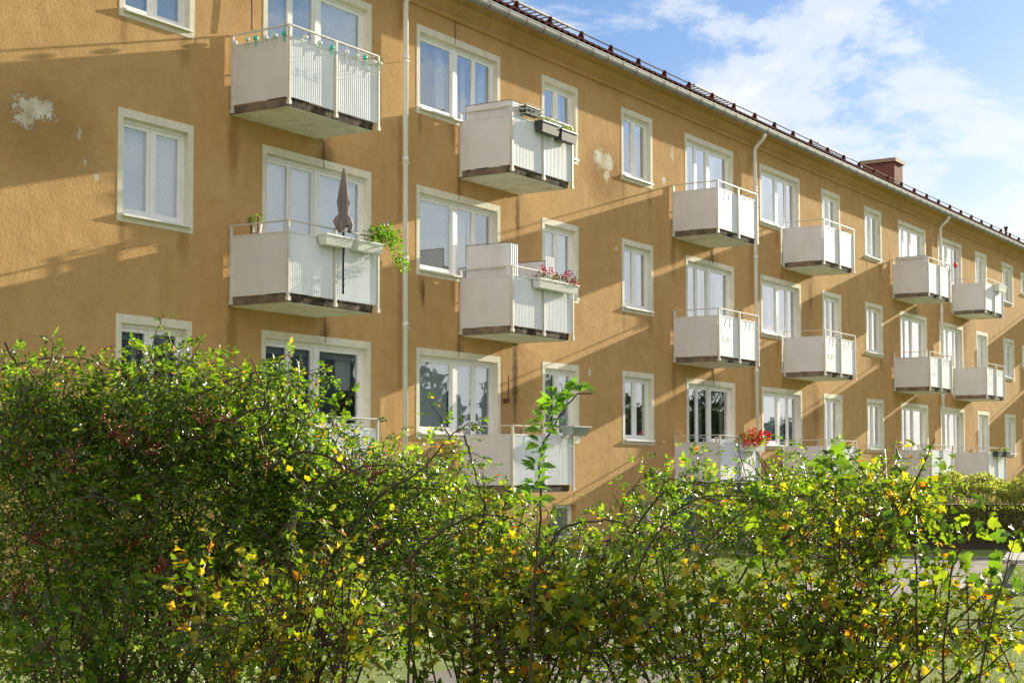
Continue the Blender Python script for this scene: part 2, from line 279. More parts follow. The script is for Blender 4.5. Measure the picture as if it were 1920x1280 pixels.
# ------------------------------------------------------------ mesh helpers
ORI = {}
class MB:
    def __init__(s): s.v = []; s.f = []
    def box(s, x0, x1, y0, y1, z0, z1):
        n = len(s.v)
        s.v += [(x0,y0,z0),(x1,y0,z0),(x1,y1,z0),(x0,y1,z0),(x0,y0,z1),(x1,y0,z1),(x1,y1,z1),(x0,y1,z1)]
        s.f += [(n,n+3,n+2,n+1),(n+4,n+5,n+6,n+7),(n,n+1,n+5,n+4),(n+1,n+2,n+6,n+5),(n+2,n+3,n+7,n+6),(n+3,n,n+4,n+7)]
        return s
    def hexa(s, b4, t4):
        n = len(s.v); s.v += [tuple(p) for p in b4]+[tuple(p) for p in t4]
        s.f += [(n,n+3,n+2,n+1),(n+4,n+5,n+6,n+7),(n,n+1,n+5,n+4),(n+1,n+2,n+6,n+5),(n+2,n+3,n+7,n+6),(n+3,n,n+4,n+7)]
        return s
    def quad(s, a, b, c, d):
        n = len(s.v); s.v += [tuple(a), tuple(b), tuple(c), tuple(d)]; s.f.append((n,n+1,n+2,n+3)); return s
    def extr(s, prof, x0, x1):          # profile in (y,z) swept along x, closed
        n = len(s.v); k = len(prof)
        s.v += [(x0,y,z) for y, z in prof]+[(x1,y,z) for y, z in prof]
        for i in range(k): j = (i+1) % k; s.f.append((n+i, n+j, n+k+j, n+k+i))
        s.f.append(tuple(n+i for i in range(k))[::-1]); s.f.append(tuple(n+k+i for i in range(k)))
        return s
    def tube(s, pts, r, sides=6):
        pts = [np.array(p, float) for p in pts]; k = len(pts)
        rs = r if hasattr(r, '__len__') else [r]*k
        n = len(s.v); prev = None
        for i, p in enumerate(pts):
            d = pts[min(i+1, k-1)]-pts[max(i-1, 0)]; d = d/(np.linalg.norm(d)+1e-9)
            if prev is None: a = np.array([0, 0, 1.0]) if abs(d[2]) < 0.9 else np.array([1.0, 0, 0])
            else: a = prev
            u = a-d*np.dot(a, d); u /= (np.linalg.norm(u)+1e-9); w = np.cross(d, u); prev = u
            for q in range(sides):
                an = 2*math.pi*q/sides; s.v.append(tuple(p+rs[i]*(math.cos(an)*u+math.sin(an)*w)))
        for i in range(k-1):
            for q in range(sides):
                q2 = (q+1) % sides
                s.f.append((n+i*sides+q, n+i*sides+q2, n+(i+1)*sides+q2, n+(i+1)*sides+q))
        s.f.append(tuple(n+q for q in range(sides))[::-1]); s.f.append(tuple(n+(k-1)*sides+q for q in range(sides)))
        return s
    def ball(s, c, r, seg=8, rings=6, sq=(1, 1, 1)):
        n = len(s.v); s.v.append((c[0], c[1], c[2]+r*sq[2]))
        for i in range(1, rings):
            th = math.pi*i/rings
            for q in range(seg):
                a = 2*math.pi*q/seg; s.v.append((c[0]+r*sq[0]*math.sin(th)*math.cos(a), c[1]+r*sq[1]*math.sin(th)*math.sin(a), c[2]+r*sq[2]*math.cos(th)))
        s.v.append((c[0], c[1], c[2]-r*sq[2])); e = len(s.v)-1
        for q in range(seg):
            q2 = (q+1) % seg; s.f.append((n, n+1+q, n+1+q2)); s.f.append((e, n+1+(rings-2)*seg+q2, n+1+(rings-2)*seg+q))
            for i in range(rings-2):
                a = n+1+i*seg; s.f.append((a+q, a+seg+q, a+seg+q2, a+q2))
        return s
    def build(s, name, mat, parent=None, origin=None, smooth=False):
        v = np.array(s.v, float)
        if origin is None: origin = np.array([v[:,0].mean(), v[:,1].mean(), v[:,2].min()])
        me = bpy.data.meshes.new(name); me.from_pydata((v-origin).tolist(), [], s.f); me.update()
        if smooth: me.shade_smooth()
        return place(name, me, mat, parent, origin)
def place(name, me, mat, parent, origin):
    o = bpy.data.objects.new(name, me); col.objects.link(o)
    me.materials.append(MAT[mat])
    origin = np.array(origin, float); ORI[o.name] = origin
    if parent is not None: o.parent = parent; o.location = Vector(origin-ORI[parent.name])
    else: o.location = Vector(origin)
    return o
def empty(name, loc, parent=None):
    o = bpy.data.objects.new(name, None); col.objects.link(o); o.empty_display_size = 0.2
    ORI[o.name] = np.array(loc, float); o.location = loc; return o
def tag(o, label=None, cat=None, group=None, kind=None):
    if label: o['label'] = label
    if cat: o['category'] = cat
    if group: o['group'] = group
    if kind: o['kind'] = kind
    return o
def fast_mesh(name, V, polys, mat, parent, origin):
    """polys: list of (n,k) int arrays"""
    V = np.asarray(V, float)-np.asarray(origin, float)
    me = bpy.data.meshes.new(name); me.vertices.add(len(V)); me.vertices.foreach_set('co', V.astype(np.float32).ravel())
    loops = np.concatenate([p.ravel() for p in polys]); sizes = np.concatenate([np.full(len(p), p.shape[1]) for p in polys])
    starts = np.concatenate([[0], np.cumsum(sizes)[:-1]])
    me.loops.add(len(loops)); me.loops.foreach_set('vertex_index', loops.astype(np.int32))
    me.polygons.add(len(sizes)); me.polygons.foreach_set('loop_start', starts.astype(np.int32)); 
    try: me.polygons.foreach_set('loop_total', sizes.astype(np.int32))
    except Exception: pass
    me.update(calc_edges=True); me.validate()
    return place(name, me, mat, parent, origin)

# ------------------------------------------------------------ ground
g = MB().quad((-300,-300,0),(300,-300,0),(300,300,0),(-300,300,0)).build('ground', 'lawn', origin=(0,0,0)); tag(g, kind='structure')
pth = MB(); pc = [(8,-9.2),(14,-8.3),(20,-7.5),(26,-7.0),(31,-6.6)]
for a, b_ in zip(pc[:-1], pc[1:]): pth.quad((a[0],a[1]-.95,.004),(b_[0],b_[1]-.95,.004),(b_[0],b_[1]+.95,.004),(a[0],a[1]+.95,.004))
pth.quad((29,-14,.008),(31.4,-14,.008),(31.6,-1.2,.008),(29.4,-1.2,.008))
tag(pth.build('path', 'paving', origin=(20,-7,0)), kind='structure')

# ------------------------------------------------------------ the apartment building
X0, X1, ZTOP, DEPTH, H = 5.0, 78.0, 9.78, 10.6, 2.75
TOP = lambda k: 9.296-(3-k)*H
bld = empty('apartment_building', (40, 5, 0))
tag(bld, 'long three-storey ochre stucco apartment block with white balconies and red tiled roof', 'building')
COLS = [('A',14.674,16.089),('B',17.532,20.156),('C',21.405,24.005),('D',25.468,26.843),('E',28.642,30.041),('F',31.621,34.194),('G',35.747,38.324),
        ('H',39.841,41.211),('I',43.132,44.562),('J',46.065,48.656),('K',49.90,52.495),('L',54.035,55.441),('M',57.414,58.855),('N',59.95,61.1),
        ('J',62.2,64.8),('K',66.0,68.6),('L',70.2,71.6),('M',73.6,75.0)]
DOORTYPE = {'B':'left','F':'left','J':'left','C':'right','G':'right','K':'right'}
openings = []
win_specs = []
for name, a, b_ in COLS:
    for k in (1, 2, 3):
        T = TOP(k)
        if name in DOORTYPE:
            fl = T-2.36
            if DOORTYPE[name] == 'left':
                split = a+1.30; openings += [(a, split, fl, T), (split, b_, T-1.525, T)]
            else:
                split = b_-1.30; openings += [(a, split, T-1.525, T), (split, b_, fl, T)]
            win_specs.append((name, k, a, b_, T, split, fl))
        else:
            hb = 0.90 if name == 'N' else (1.535 if name in 'DHL' else 1.521)
            tt = T-0.1 if name == 'N' else T
            openings.append((a, b_, tt-hb, tt)); win_specs.append((name, k, a, b_, tt, None, tt-hb))
bas = [(22.0,22.85),(25.81,26.71),(29.14,30.06),(36.3,37.2),(40.1,41.0),(43.5,44.4),(50.5,51.4),(54.4,55.3),(57.8,58.7)]
for a, b_ in bas: openings.append((a, b_, .40, 1.08))
xs = sorted(set([X0, X1]+[o[0] for o in openings]+[o[1] for o in openings]))
zs = sorted(set([0.22, ZTOP]+[o[2] for o in openings]+[o[3] for o in openings]))
wl = MB()
for i in range(len(xs)-1):
    xm = (xs[i]+xs[i+1])/2; run = None
    zin = [o for o in openings if o[0] < xm < o[1]]
    zcuts = sorted(set([0.22, ZTOP]+[o[2] for o in zin]+[o[3] for o in zin]))
    for j in range(len(zcuts)-1):
        zm = (zcuts[j]+zcuts[j+1])/2
        if any(o[2] < zm < o[3] for o in zin): continue
        wl.quad((xs[i],0,zcuts[j]),(xs[i+1],0,zcuts[j]),(xs[i+1],0,zcuts[j+1]),(xs[i],0,zcuts[j+1]))
for a, b_ in bas:      # bare stucco reveals of the basement windows
    y1 = .18
    wl.quad((a,0,.4),(a,y1,.4),(a,y1,1.08),(a,0,1.08)); wl.quad((b_,0,.4),(b_,0,1.08),(b_,y1,1.08),(b_,y1,.4)); wl.quad((a,0,1.08),(a,y1,1.08),(b_,y1,1.08),(b_,0,1.08))
wl.quad((X0,0,0.22),(X0,0,ZTOP),(X0,DEPTH,ZTOP),(X0,DEPTH,0.22)); wl.quad((X1,0,0.22),(X1,DEPTH,0.22),(X1,DEPTH,ZTOP),(X1,0,ZTOP)); wl.quad((X0,DEPTH,0.22),(X0,DEPTH,ZTOP),(X1,DEPTH,ZTOP),(X1,DEPTH,0.22))
for gx in (X0, X1):    # gable triangle
    wl.f.append((len(wl.v), len(wl.v)+1, len(wl.v)+2)); wl.v += [(gx,0,ZTOP),(gx,DEPTH,ZTOP),(gx,DEPTH/2,ZTOP+.3+DEPTH/2*.5)]
wl.build('wall', 'stucco', bld, (40,0,0))
MB().box(X0-.02,X1+.02,-.025,DEPTH+.02,-.1,.22).build('plinth', 'plinth_grey', bld)
for k in (0, 1, 2, 3):
    zf = TOP(k)-2.36 if k else 1.25
    if k: MB().box(X0+.1,X1-.1,.24,DEPTH-.1,zf-.22,zf).build('floor_slab', 'interior', bld)
MB().box(X0+.1,X1-.1,.24,DEPTH-.1,TOP(3)+.3,TOP(3)+.42).build('ceiling_slab', 'interior', bld)
iw = MB().box(X0+.1,X1-.1,3.6,3.7,.3,9.5)
for xp in (16.8,20.8,24.8,27.7,31.0,34.9,39.1,42.2,45.3,49.3,53.2,56.4,59.4,61.6,65.4): iw.box(xp-.05,xp+.05,.24,3.59,.3,9.5)
iw.build('interior_wall', 'interior', bld)
# cornice: cove and bead painted like the wall
prof = [(0,9.60),(-.05,9.60),(-.075,9.63),(-.065,9.68),(-.05,9.70),(-.07,9.75),(-.11,9.79),(-.17,9.815),(-.20,9.84),(-.22,9.89),(-.27,9.93),(-.34,9.95),(-.36,9.965),(-.36,10.02),(0,10.02)]
MB().extr(prof[::-1], X0-.02, X1+.02).build('cornice', 'stucco', bld)
# gutter: half-round, open on top, with seams
gz, gy, gr = 9.965, -.455, .078
gp = [(gy+gr*math.cos(a), gz+1.5*gr*math.sin(a)) for a in np.linspace(math.pi, 2*math.pi, 11)]
gi = [(gy+(gr-.006)*math.cos(a), gz+1.5*(gr-.006)*math.sin(a)) for a in np.linspace(2*math.pi, math.pi, 11)]
gt = MB().extr([(gy-gr-.008, gz+.012), (gy-gr-.008, gz)]+gp+gi, X0-.1, X1+.1).build('gutter', 'gutter_zinc', bld)
x = X0+.2; nbk = 0
sm = MB()
while x < 66:
    arc = [(x, gy+(gr+.006)*math.cos(a), gz+1.5*(gr+.006)*math.sin(a)) for a in np.linspace(math.pi, 2*math.pi, 9)]
    bk = MB()
    for q in range(8): 
        a, c_ = arc[q], arc[q+1]; bk.quad((a[0]-.016,a[1],a[2]),(a[0]+.016,a[1],a[2]),(c_[0]+.016,c_[1],c_[2]),(c_[0]-.016,c_[1],c_[2]))
    if x > 20 and nbk < 95: bk.build('gutter_bracket', 'snow_rail', gt); nbk += 1
    x += 0.61
# roof
SL = 0.50; RY = DEPTH/2; RZ = lambda y: 10.10+(y+.40)*SL
rf = MB().quad((X0-.15,-.40,10.03),(X1+.15,-.40,10.03),(X1+.15,RY,RZ(RY)-.07),(X0-.15,RY,RZ(RY)-.07)).quad((X0-.15,RY,RZ(RY)-.07),(X1+.15,RY,RZ(RY)-.07),(X1+.15,DEPTH+.4,10.03),(X0-.15,DEPTH+.4,10.03))
# tile rows: scalloped tile ends at the eave and courses up the slope
tw = .24; nx = int((X1-X0)/tw)
for c_ in range(14):
    y0 = -.44+c_*.33; y1 = y0+.40; 
    if y1 > RY+.1: break
    for i in range(nx):
        if c_ > 1 and i > nx: continue
        xa = X0+i*tw
        if c_ > 2 and (i % 1): continue
        pts = [(xa, 0), (xa+.06, .035), (xa+.12, .045), (xa+.18, .03), (xa+tw, 0)]
        n = len(rf.v)
        for px, hz in pts: rf.v += [(px, y0, RZ(y0)+hz-.035), (px, y0, RZ(y0)+hz), (px, y1, RZ(y1)+hz-.02)]
        for q in range(4):
            a = n+q*3; rf.f += [(a, a+3, a+4, a+1), (a+1, a+4, a+5, a+2)]
roof = rf.build('roof', 'roof_tile', bld, (40, RY, 10))
MB().box(X0-.1,X1+.1,-.38,-.36,9.966,10.06).build('fascia', 'brown_paint', bld)
# snow guard: two rails on brackets above the eave
ysg = -.18; zsg = RZ(ysg)
sg = MB().tube([(X0,ysg,zsg+.15),(X1,ysg,zsg+.15)],.016).build('snow_guard', 'snow_rail', roof)
x = 6.3; bk = MB(); nb_ = 0
ob = MB()
while x < 66:
    bk = MB().hexa([(x-.02,ysg-.06,zsg-.02),(x+.02,ysg-.06,zsg-.02),(x+.02,ysg+.10,zsg+.05),(x-.02,ysg+.10,zsg+.05)],[(x-.02,ysg-.03,zsg+.12),(x+.02,ysg-.03,zsg+.12),(x+.02,ysg+.03,zsg+.15),(x-.02,ysg+.03,zsg+.15)])
    bk.tube([(x-.025,ysg,zsg+.15),(x+.025,ysg,zsg+.15)],.034,8)
    bk.build('guard_bracket', 'roof_tile', roof); x += 1.2
for xa in (32.0, 39.5, 24.3):
    lp = MB()
    for q in range(12): lp.box(xa+q*.2, xa+q*.2+.03, ysg+.1, ysg+.45, zsg+.24, zsg+.26)
    lp.box(xa, xa+2.3, ysg+.1, ysg+.13, zsg+.22, zsg+.25); lp.box(xa, xa+2.3, ysg+.42, ysg+.45, zsg+.22, zsg+.25)
    lp.build('roof_step', 'gutter_zinc', roof)
chx0, chx1, chy0, chy1 = 57.6, 58.55, 4.0, 5.25
ch = MB().box(chx0,chx1,chy0,chy1,RZ(3.5),13.42).build('chimney', 'brick', roof)
MB().box(chx0-.08,chx1+.08,chy0-.08,chy1+.08,13.42,13.56).build('chimney_cap', 'chimney_cap', roof)
vt = MB().tube([(61.4,.9,RZ(.9)),(61.4,.9,RZ(.9)+.35)],.05,8); vt.tube([(61.4,.9,RZ(.9)+.35),(61.4,.9,RZ(.9)+.42)],.08,8); vt.build('roof_vent', 'roof_tile', roof)

# downpipes
for xp, neck in ((20.93, True), (35.20, True), (49.82, True), (64.9, True)):
    y = -.12; r_ = .046
    pp = [(xp-.12,gy+.02,gz-.09),(xp-.12,gy+.02,gz-.15),(xp-.09,gy+.07,gz-.23),(xp-.02,y-.05,gz-.38),(xp,y,gz-.47),(xp,y,.25)] if neck else [(xp,y,9.9),(xp,y,.25)]
    dp = MB().tube(pp, r_, 12).build('downpipe', 'pipe_paint', bld, smooth=True)
    for zz in (8.55, 6.85, 6.2-1.0, 4.1, 2.35):
        MB().tube([(xp,y,zz),(xp,y,zz+.07)], r_+.007, 12).build('pipe_collar', 'pipe_paint', dp, smooth=True)
        MB().tube([(xp-.01,y,zz-.03),(xp-.01,0,zz-.03)], .006, 5).box(xp-r_-.006,xp+r_+.006,y-r_-.006,y-.03,zz-.04,zz-.02).build('pipe_bracket', 'rail_paint', dp)
# rain cables down the front
cb_ = MB()
for xp, z0, z1 in ((22.55,9.20,9.62),(22.66,6.86,6.45),(18.95,6.4,6.84),(19.0,3.7,4.1),(22.66,3.7,4.1),(33.0,3.7,4.1),(33.0,6.5,6.84),(18.95,9.1,9.62)):
    cb_.tube([(xp,-.008,z0),(xp,-.008,z1)], .006, 5)
cb_.build('wall_cable', 'snow_rail', bld)

# ---- windows
def curtain_mesh(mb, xa, xb, za, zb, y, amp=.02, per=.09):
    n = max(4, int((xb-xa)/per*6)); n0 = len(mb.v)
    for i in range(n+1):
        xx = xa+(xb-xa)*i/n; yy = y+amp*math.sin(2*math.pi*xx/per)+.006*math.sin(17*xx)
        mb.v += [(xx, yy, za), (xx, yy+.004, zb)]
    for i in range(n): a = n0+2*i; mb.f.append((a, a+2, a+3, a+1))
def blind_mesh(mb, xa, xb, za, zb, y, tilt=0.62, sp=.025):
    z = zb-.03; c, s = math.cos(tilt)*.0125, math.sin(tilt)*.0125
    while z > za:
        mb.quad((xa, y-c, z-s), (xb, y-c, z-s), (xb, y+c, z+s), (xa, y+c, z+s)); z -= sp
    mb.box(xa, xb, y-.014, y+.014, zb-.022, zb)
STY = {('A',3):'b',('A',2):'b',('A',1):'s',('B',3):'b',('B',2):'b',('B',1):'k',('C',3):'s',('C',2):'bs',('C',1):'b',('D',3):'c',('D',2):'b',('D',1):'b',
       ('E',3):'c',('E',2):'s',('E',1):'d',('F',3):'w',('F',2):'s',('F',1):'s',('G',3):'w',('G',2):'s',('G',1):'b',('H',3):'c',('H',2):'c',('H',1):'c',
       ('I',3):'c',('I',2):'c',('I',1):'c',('J',3):'w',('J',2):'s',('J',1):'s',('K',3):'w',('K',2):'s',('K',1):'s'}
def bar_rect(mb, xa, xb, za, zb, w, y0, y1):
    mb.box(xa, xa+w, y0, y1, za, zb); mb.box(xb-w, xb, y0, y1, za, zb); mb.box(xa+w, xb-w, y0+.001, y1-.001, za, za+w); mb.box(xa+w, xb-w, y0+.001, y1-.001, zb-w, zb)
seen = set()
for (name, k, a, b_, T, split, zb) in win_specs:
    key = (name, k); sty = STY.get(key, 'c')
    if a > 61.5: sty = 'c'
    bw, tw_ = .095, .115; yr = .15
    su = MB(); top_in = T-tw_; door = split is not None
    zwin = T-1.525 if door else zb
    small = name == 'N'
    if small: bw = .07
    # surround: ring round the outline (proud of the wall) whose inside is the painted reveal
    su.box(a, b_, -.006, yr, top_in, T)
    if not door:
        su.box(a, a+bw, -.006, yr, zb, top_in); su.box(b_-bw, b_, -.006, yr, zb, top_in); su.box(a+bw, b_-bw, -.006, yr, zb, zb+.10)
    elif DOORTYPE[name] == 'left':
        su.box(a, a+bw, -.006, yr, zb, top_in); su.box(b_-bw, b_, -.006, yr, zwin, top_in); su.box(split, b_-bw, -.006, yr, zwin, zwin+.10); su.box(split-.09, split, -.006, yr, zb, zwin+.10); su.box(a+bw, split-.09, .02, yr, zb, zb+.06)
    else:
        su.box(b_-bw, b_, -.006, yr, zb, top_in); su.box(a, a+bw, -.006, yr, zwin, top_in); su.box(a+bw, split, -.006, yr, zwin, zwin+.10); su.box(split, split+.09, -.006, yr, zb, zwin+.10); su.box(split+.09, b_-bw, .02, yr, zb, zb+.06)
    w = su.build('window', 'trim', bld)
    ia, ib = a+bw, b_-bw; zi = zwin+.10
    fr = MB(); gl = MB(); bl = MB(); cu = MB(); Y0, Y1 = .085, .145
    panes = []
    if not door:
        bar_rect(fr, ia, ib, zi, top_in, .05, Y0, Y1+.03); mid = (ia+ib)/2
        fr.box(mid-.03, mid+.03, Y0+.002, Y1+.028, zi+.05, top_in-.05)
        panes = [(ia+.05, mid-.03, zi+.05), (mid+.03, ib-.05, zi+.05)]
    else:
        if DOORTYPE[name] == 'left': d0, d1, w0, w1 = ia, split+.05, split+.05, ib
        else: d0, d1, w0, w1 = split-.05, ib, ia, split-.05
        zd = zb+.06
        fr.box(d0, d0+.05, Y0, Y1+.03, zd if DOORTYPE[name] == 'left' else zd, top_in); fr.box(d1-.05, d1, Y0, Y1+.03, zd, top_in); fr.box(d0+.05, d1-.05, Y0+.001, Y1+.029, top_in-.05, top_in)
        if DOORTYPE[name] == 'left': fr.box(w0+.0005, w0+.05, Y0, Y1+.03, zi, top_in); fr.box(w1-.05, w1, Y0, Y1+.03, zi, top_in)
        else: fr.box(w0, w0+.05, Y0, Y1+.03, zi, top_in); fr.box(w1-.05, w1-.0005, Y0, Y1+.03, zi, top_in)
        fr.box(w0+.05, w1-.05, Y0+.001, Y1+.029, top_in-.05, top_in); fr.box(w0+.05, w1-.05, Y0+.001, Y1+.029, zi, zi+.05)
        dm = (d0+d1)/2
        panes = [(w0+.05, w1-.05, zi+.05), (d0+.05, dm, zd), (dm, d1-.05, zd)]
    frame = fr.build('frame', 'white_frame', w)
    for pi, (pa, pb, pz) in enumerate(panes):
        sash = MB(); sw = .052
        pz1 = top_in-.05
        open_ = (name == 'D' and k == 2 and pi == 0)
        bar_rect(sash, pa+.003, pb-.003, pz+.003, pz1-.003, sw, Y0+.012, Y1)
        if door and pi > 0: sash.box(pa+.055, pb-.055, Y0+.03, Y1-.03, pz+.055, pz+.62)
        if door and pi > 0: sash.box((pb if pi == 0 else pa)-.012+(-.02 if pi == 0 else .03), (pb if pi == 0 else pa)+.012+(-.02 if pi == 0 else .03), Y0-.015, Y0+.011, pz+.75, pz+.88)
        sash.build('door_leaf' if door and pi > 0 else 'sash', 'white_frame', frame)
        zg = pz+.055+(.565 if door and pi > 0 else 0)
        gl.quad((pa+sw, .118, zg), (pb-sw, .118, zg), (pb-sw, .118, pz1-sw), (pa+sw, .118, pz1-sw))
        wdt = pb-pa; ga, gb, gz1 = pa+.03, pb-.03, pz1-.02
        if sty == 'b': blind_mesh(bl, ga, gb, zg, gz1, .185, 1.22)
        elif sty == 'd': blind_mesh(bl, ga, gb, zg, gz1, .185, 0.35)
        elif sty == 'bs':
            if pi == 0: blind_mesh(bl, ga, gb, zg, gz1, .185, 0.9)
            else: curtain_mesh(cu, ga, gb if pi == 1 else ga+wdt*.3, zg-.1, gz1, .25); blind_mesh(bl, ga, gb, gz1-.14, gz1, .185, .5)
        elif sty == 's':
            blind_mesh(bl, ga, gb, gz1-.13, gz1, .185, .5, .012)
            curtain_mesh(cu, gb-wdt*(.18+.1*random.random()), gb, zg-.1, gz1, .26, .03)
        elif sty == 'c':
            q1, q2 = random.random(), random.random()
            if pi == 0: curtain_mesh(cu, ga, ga+wdt*(.35+.55*q1), zg-.1, gz1, .30, .03, .12)
            else: curtain_mesh(cu, gb-wdt*(.15+.5*q2), gb, zg-.1, gz1, .30, .03, .12)
            if q1 > .6: blind_mesh(bl, ga, gb, gz1-.1-.35*q2, gz1, .185, 1.0)
        elif sty == 'w':
            curtain_mesh(cu, ga, gb if pi == 1 else ga+wdt*.62, zg-.1, gz1, .24, .01, .2)
        elif sty == 'k':
            blind_mesh(bl, ga, gb, gz1-.13, gz1, .185, .5, .012)
            if pi == 0: curtain_mesh(cu, gb-wdt*.34, gb-.03, pz1-.62, gz1, .26, .03, .1)
    gl.build('glass', 'glass', w)
    if bl.v: bl.build('blind', 'blind_slat', w)
    if cu.v: cu.build('curtain', 'curtain', w)
    # metal sill
    sa, sb = (ia, ib) if not door else ((split, ib) if DOORTYPE[name] == 'left' else (ia, split))
    MB().hexa([(sa-.03,-.07,zi-.030),(sb+.03,-.07,zi-.030),(sb+.03,-.0065,zi-.022),(sa-.03,-.0065,zi-.022)],[(sa-.03,-.07,zi-.002),(sb+.03,-.07,zi-.002),(sb+.03,-.0065,zi+.016),(sa-.03,-.0065,zi+.016)]).box(sa+.001, sb-.001, -.006, Y0, zi, zi+.016).build('sill', 'sill_metal', w)
for a, b_ in bas:
    fr = MB(); bar_rect(fr, a+.001, b_-.001, .401, 1.079, .07, .11, .17)
    w = fr.build('basement_window', 'white_frame', bld)
    MB().quad((a+.07,.14,.47),(b_-.07,.14,.47),(b_-.07,.14,1.01),(a+.07,.14,1.01)).build('glass', 'glass', w)
    MB().quad((a+.05,.2,.4),(b_-.05,.2,.4),(b_-.05,.2,1.05),(a+.05,.2,1.05)).build('blind', 'curtain', w)
    MB().box(a-.03,b_+.03,-.06,.109,.37,.3995).build('sill', 'plinth_grey', w)
# entrance under the ground floor balcony of the second stair
dr = MB().box(31.0,31.12,-.45,-.03,.0,1.30).build('partition', 'door_blue', bld)
MB().tube([(32.0,-.5,1.12),(33.9,-.5,1.12)],.02).tube([(32.0,-.5,1.12),(32.0,-.5,0)],.02).tube([(33.9,-.5,1.12),(33.9,-.5,0)],.02).build('handrail', 'rail_paint', bld)

# ---- balconies
RZ3 = 8.00
def corr_front(mb, xa, xb, y, z0, z1, per=.047, dep=.0065):
    n = int((xb-xa)/per); st = (xb-xa)/n; pts = []
    for i in range(n):
        x_ = xa+i*st; pts += [(x_, y), (x_+st*.3, y), (x_+st*.45, y+dep), (x_+st*.85, y+dep)]
    pts.append((xb, y)); n0 = len(mb.v)
    for px, py in pts: mb.v += [(px, py, z0), (px, py, z1)]
    for i in range(len(pts)-1): a = n0+2*i; mb.f.append((a, a+2, a+3, a+1))
def corr_side(mb, x, ya, yb, z0, z1, per=.030, dep=.0018):
    n = int((yb-ya)/per); st = (yb-ya)/n; pts = []
    for i in range(n):
        y_ = ya+i*st; pts += [(x, y_), (x, y_+st*.6), (x+dep, y_+st*.72), (x+dep, y_+st*.9)]
    pts.append((x, yb)); n0 = len(mb.v)
    for px, py in pts: mb.v += [(px, py, z0), (px, py, z1)]
    for i in range(len(pts)-1): a = n0+2*i; mb.f.append((a, a+2, a+3, a+1))
BAL = {'B':(16.83,18.90),'C':(22.67,24.72),'F':(30.95,33.05),'G':(37.12,39.24),'J':(45.42,47.52),'K':(51.28,53.38),'J2':(61.6,63.7),'K2':(67.4,69.5)}
PB, PT, DB = .134, .98, 1.095
balcony = {}
for bn, (xa, xb) in BAL.items():
    for k in (1, 2, 3):
        zr = RZ3-(3-k)*H+(-.02 if k == 2 else 0); zs_ = zr-1.155
        st, sth = zs_+.0, .125
        sb = MB()   # slab: underside painted separately
        c_ = .0
        sb.hexa([(xa+.03,-DB+.03,zs_+.012),(xb-.10,-DB+.03,zs_+.012),(xb-.10,-.002,zs_+.012),(xa+.03,-.002,zs_+.012)],[(xa+.03,-DB+.015,zs_+sth),(xb-.09,-DB+.015,zs_+sth),(xb-.09,-.002,zs_+sth),(xa+.03,-.002,zs_+sth)])
        bal = sb.build('balcony', 'concrete', bld)
        balcony[(bn, k)] = bal
        MB().box(xa+.045, xb-.115, -DB+.045, -.002, zs_-.002, zs_+.0115).build('soffit', 'soffit', bal)
        MB().box(xa+.022, xa+.0295, -DB+.05, -.005, zs_+.008, zs_+sth-.002).build('slab_edge', 'concrete_plain', bal)
        z0, z1 = zr-1.155+PB, zr-.165
        sd = MB(); corr_side(sd, xa+.008, -DB+.03, -.03, z0, z1); sd.box(xa+.0, xa+.02, -DB+.02, -.02, z1, z1+.018); sd.build('side_panel', 'cream_sheet', bal)
        sd = MB(); corr_side(sd, xb-.01, -DB+.03, -.03, z0, z1); sd.box(xb-.02, xb, -DB+.02, -.02, z1, z1+.018); sd.build('side_panel', 'white_sheet', bal)
        xm = (xa+xb)/2
        for pa, pb in ((xa+.03, xm-.0), (xm+.0, xb-.03)):
            fp = MB(); corr_front(fp, pa, pb, -DB-.005, z0, z1, *((.047, .0065) if bn in 'BC' else (.085, .0025))); fp.box(pa+.001, pb-.001, -DB-.012, -DB+.015, z1, z1+.018)
            fp.build('front_panel', 'white_sheet', bal)
        # railing: flat handrail, posts outside the panels, mid post with an angled top
        rl = MB()
        rl.box(xa-.005, xa+.035, -DB-.03, 0, zr-.010, zr+.008); rl.box(xb-.035, xb+.005, -DB-.03, 0, zr-.010, zr+.008); rl.box(xa+.035, xb-.035, -DB-.035, -DB+.005, zr-.010, zr+.008)
        rail = rl.build('handrail', 'rail_paint', bal)
        for (x_, y_) in ((xa-.008, -DB-.02), (xb-.02, -DB-.02), (xm-.02, -DB-.035), (xa-.012, -.05), (xb-.015, -.05)):
            MB().box(x_, x_+.032, y_-.01, y_+.03, zs_+.03, zr-.0105).box(x_-.012, x_+.044, y_-.016, y_+.036, zs_+.02, zs_+.075).build('post', 'rail_paint', bal)
        # flower box hooks on the front of the plain balconies
        if (bn, k) in (('B',3),('F',3),('F',2),('G',3),('G',2),('G',1),('J',2),('J',3),('C',1),('B',1),('K',2)):
            yf = -DB-.02
            for q, hx in enumerate((xa+.50, xm+.22, xm+.62) if bn == 'B' else (xa+.50, xm+.5)):
                hk = MB()
                for dx in (0, .24):
                    hk.tube([(hx+dx,yf,z1+.02),(hx+dx,yf-.012,z1-.17),(hx+dx,yf-.17,z1-.17),(hx+dx,yf-.175,z1-.05)], .005, 4)
                hk.tube([(hx,yf-.17,z1-.17),(hx+.24,yf-.17,z1-.17)], .004, 4)
                hk.build('box_hook', 'rail_paint', bal)
# awning crank rods left by the openings
for xw, zw, ln in ((17.18, 8.70, .55), (24.13, 3.0, -.45), (17.2, 3.05, .5)):
    p0 = (xw, -.07, zw)
    c_ = MB().box(xw-.035, xw+.035, -.11, -.002, zw-.04, zw+.04).tube([(xw,-.09,zw),(xw,-.10,zw-ln)], .012, 6)
    c_.build('crank_rod', 'brown_paint', bld)

